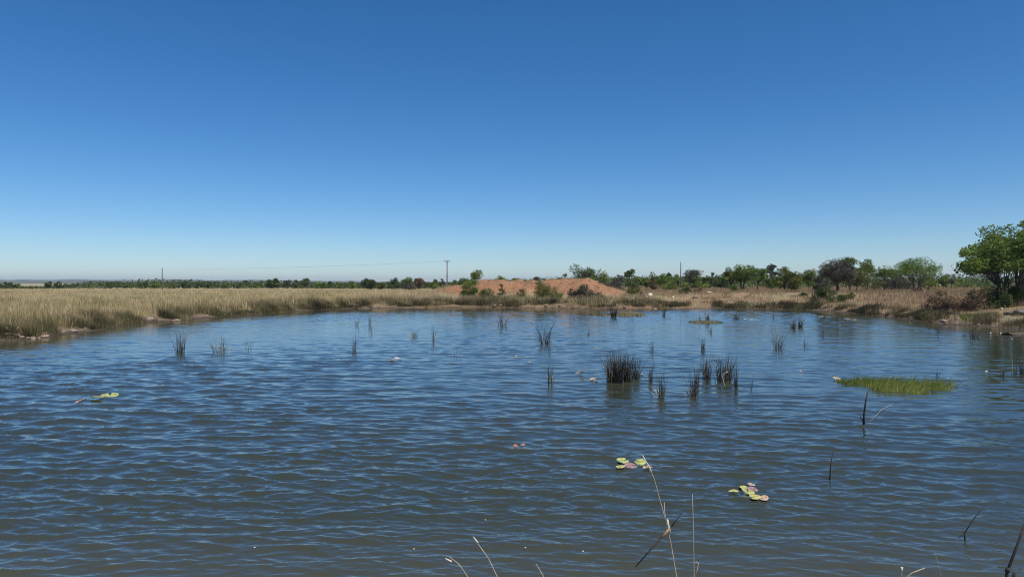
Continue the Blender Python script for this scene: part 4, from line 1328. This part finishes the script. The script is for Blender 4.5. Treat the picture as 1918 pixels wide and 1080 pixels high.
def pad(px, py, wpx, colr, label, curl=0.0, i=0, group='lily pads'):
    x, y = on_level(px, py)
    rad_ = wpx / F * y / 2
    nu, nv = 28, 4
    notch = 0.22
    th0 = 1.9 * i + 0.6
    vs = [(0, 0, 0.004)]
    for j in range(1, nv + 1):
        rr = j / nv
        for k in range(nu):
            th = th0 + notch + (2 * pi - 2 * notch) * k / (nu - 1)
            e = 1 + 0.04 * sin(3 * th + i)
            X_ = rad_ * rr * e * cos(th); Y_ = rad_ * rr * e * sin(th)
            zz = 0.004 + rad_ * (0.045 * rr ** 3 + 0.03 * rr * sin(2 * th + i) + curl * rr ** 2 * max(0, sin(th + 0.7 * i)))
            vs.append((X_, Y_, zz))
    nt_ = len(vs)
    vs += [(a_, b2, c2 - 0.006) for a_, b2, c2 in vs]
    tr = []; qd = []
    for k in range(nu - 1):
        tr.append((0, 1 + k, 2 + k)); tr.append((nt_, nt_ + 2 + k, nt_ + 1 + k))
        for j in range(nv - 1):
            a0 = 1 + j * nu + k
            qd.append((a0, a0 + nu, a0 + nu + 1, a0 + 1)); qd.append((nt_ + a0, nt_ + a0 + 1, nt_ + a0 + nu + 1, nt_ + a0 + nu))
        a0 = 1 + (nv - 1) * nu + k
        qd.append((a0, nt_ + a0, nt_ + a0 + 1, a0 + 1))
    z0 = water_z(x, y) + 0.010
    root = link('lily_pad', mesh_np('lily_pad', np.array(vs), [np.array(tr), np.array(qd)], PC[colr], True), None, (x, y, z0 + rad_ * 0.16))
    if y < 26: root.rotation_euler = (radians(9 + 7 * sin(2.3 * i)), radians(6 * cos(1.9 * i)), 0)
    tag(root, label, 'lily pad', group)
    if wpx > 15 and colr in ('green', 'yellow'):
        tube_obj('stem_spot', [(0, 0, 0.0), (0, 0, 0.008)], rad_ * 0.12, rad_ * 0.09, vein, root, 7)
    return root


LP = [
 (1166, 866, 23, 'green', 'green lily pad at the back left of the middle group', 0.1),
 (1199, 868, 22, 'green', 'green lily pad touching the seed head, back right of the middle group', 0.1),
 (1162, 878, 18, 'yellow', 'yellow lily pad at the front left of the middle group', 0.1),
 (1181, 876, 24, 'pink', 'pinkish brown lily pad lying between yellow and tan ones', 0.1),
 (1213, 880, 19, 'tan', 'tan withered lily pad at the right of the middle group', 0.5),
 (1374, 922, 19, 'yellow', 'yellow lily pad at the far left of the right group', 0.25),
 (1393, 914, 15, 'yellow', 'small yellow lily pad at the back of the right group', 0.1),
 (1401, 924, 24, 'green', 'largest lily pad in the centre of the right group', 0.2),
 (1414, 935, 21, 'yellow', 'notched pale yellow lily pad at the front of the right group', 0.1),
 (1409, 918, 19, 'pink', 'purple brown lily pad at the back right of the right group', 0.1),
 (1407, 908, 14, 'tan', 'faded tan lily pad behind the right group', 0.1),
 (1430, 937, 18, 'tan', 'tan withered lily pad at the right end of the right group', 0.3),
 (151, 754, 20, 'orange', 'orange withered lily pad, farthest left on the water', 0.6),
 (182, 747.5, 22, 'yellow', 'pale yellow lily pad between the orange and the green one on the left', 0.3),
 (206, 743, 30, 'green', 'wide green lily pad, rightmost of the left group', 0.3),
 (736, 675, 12, 'tan', 'tan curled lily pad left of the white one', 0.3),
 (746, 673, 14, 'cream', 'whitish curled lily pad left of centre', 0.35),
 (966, 837, 9, 'red', 'small red brown lily pad near the centre', 0.4),
 (979, 834.5, 10, 'pink', 'small pinkish lily pad right of the red brown one', 0.2),
 (966, 669, 5, 'tan', 'tiny pale leaf floating right of centre, beyond the white pad', 0.8),
 (991, 679, 8, 'tan', 'tiny tan leaf floating right of the tiny pale leaf', 0.4),
 (1086, 700, 18, 'tan', 'tan dead leaf floating left of the largest reed clump', 0.6),
 (1112, 713, 18, 'tan', 'pale dead leaf lying at the left foot of the largest reed clump', 0.4),
 (1202, 703, 10, 'cream', 'white scrap floating right of the largest reed clump', 0.5),
 (1687, 728, 10, 'cream', 'white scrap lying in the bright green grass patch', 0.4),
 (1567, 711, 14, 'tan', 'tan dead leaf at the left tip of the green grass patch', 0.4),
 (1500, 696, 5, 'tan', 'tiny white leaf left of the green grass patch', 0.6),
 (1848, 697, 5, 'cream', 'tiny white leaf left of the reeds at the right edge', 0.6),
]
for i, (px, py, wp, c_, lab, cu) in enumerate(LP):
    pad(px, py, wp, c_, lab, cu, i, 'floating leaves' if i > 18 else 'lily pads')

# tiny flecks and foam
for i, (px, py, lab) in enumerate([(775, 1028, 'pale fleck floating at the bottom left of the leaning stem'), (984, 1027, 'pale fleck floating at the bottom near the centre'),
                                   (1092, 1034, 'pale fleck floating at the bottom right of the shortest stem'), (909, 974, 'pale fleck floating above the leaning stem'),
                                   (1097, 771, 'white fleck floating below the largest reed clump'), (477, 1027, 'pale fleck floating at the bottom, far left')]):
    x, y = on_level(px, py)
    o = link('fleck', rkp[i % 3], None, (x, y, water_z(x, y) + 0.012)); o.scale = (0.026, 0.022, 0.016)
    tag(o, lab, 'fleck', 'pale flecks floating on the water')


def foam(px0, px1, py, label, seed):
    r = np.random.default_rng(seed)
    n = 16
    px = r.uniform(px0, px1, n); pyy = py + 1.6 * r.normal(size=n) * 0.5 + 2.0 * (px - px0) / (px1 - px0)
    xs, ys = on_level(px, pyy)
    vs = []; fs = []
    for k in range(n):
        s = r.uniform(0.02, 0.06); b0 = len(vs)
        for a in range(6):
            th = a * pi / 3
            vs.append((xs[k] + s * 1.8 * cos(th), ys[k] + s * sin(th), 0.015))
        vs.append((xs[k], ys[k], 0.03))
        for a in range(6): fs.append((b0 + a, b0 + (a + 1) % 6, b0 + 6))
    o = link('foam', mesh_np('foam', np.array(vs), [np.array(fs)], M['foam'], True)); tag(o, label, 'foam', kind='stuff')


foam(1524, 1556, 592, 'left streak of white foam near the right far shore', 1)
foam(1580, 1612, 597, 'right streak of white foam near the right far shore', 2)
foam(1392, 1425, 597, 'faint streak of foam beside the small dark clump', 3)

# ------------------------------------------------------------------ haze
t = NT('haze')
pv = t.n('ShaderNodeVolumePrincipled')
pv.inputs['Color'].default_value = (0.72, 0.85, 1.0, 1)
pv.inputs['Density'].default_value = 0.8e-4
pv.inputs['Anisotropy'].default_value = 0.2
t.l(pv.outputs[0], t.out.inputs['Volume'])
hz = box_obj('haze', (0, 0, 38), (21000, 21000, 86), t.m)
tag(hz, 'thin pale air over the plain', 'haze', kind='stuff')

print('tris', sum(sum(len(p.vertices) - 2 for p in o.data.polygons) for o in bpy.data.objects if o.type == 'MESH' and len(o.data.polygons) > 20000), 'big only')
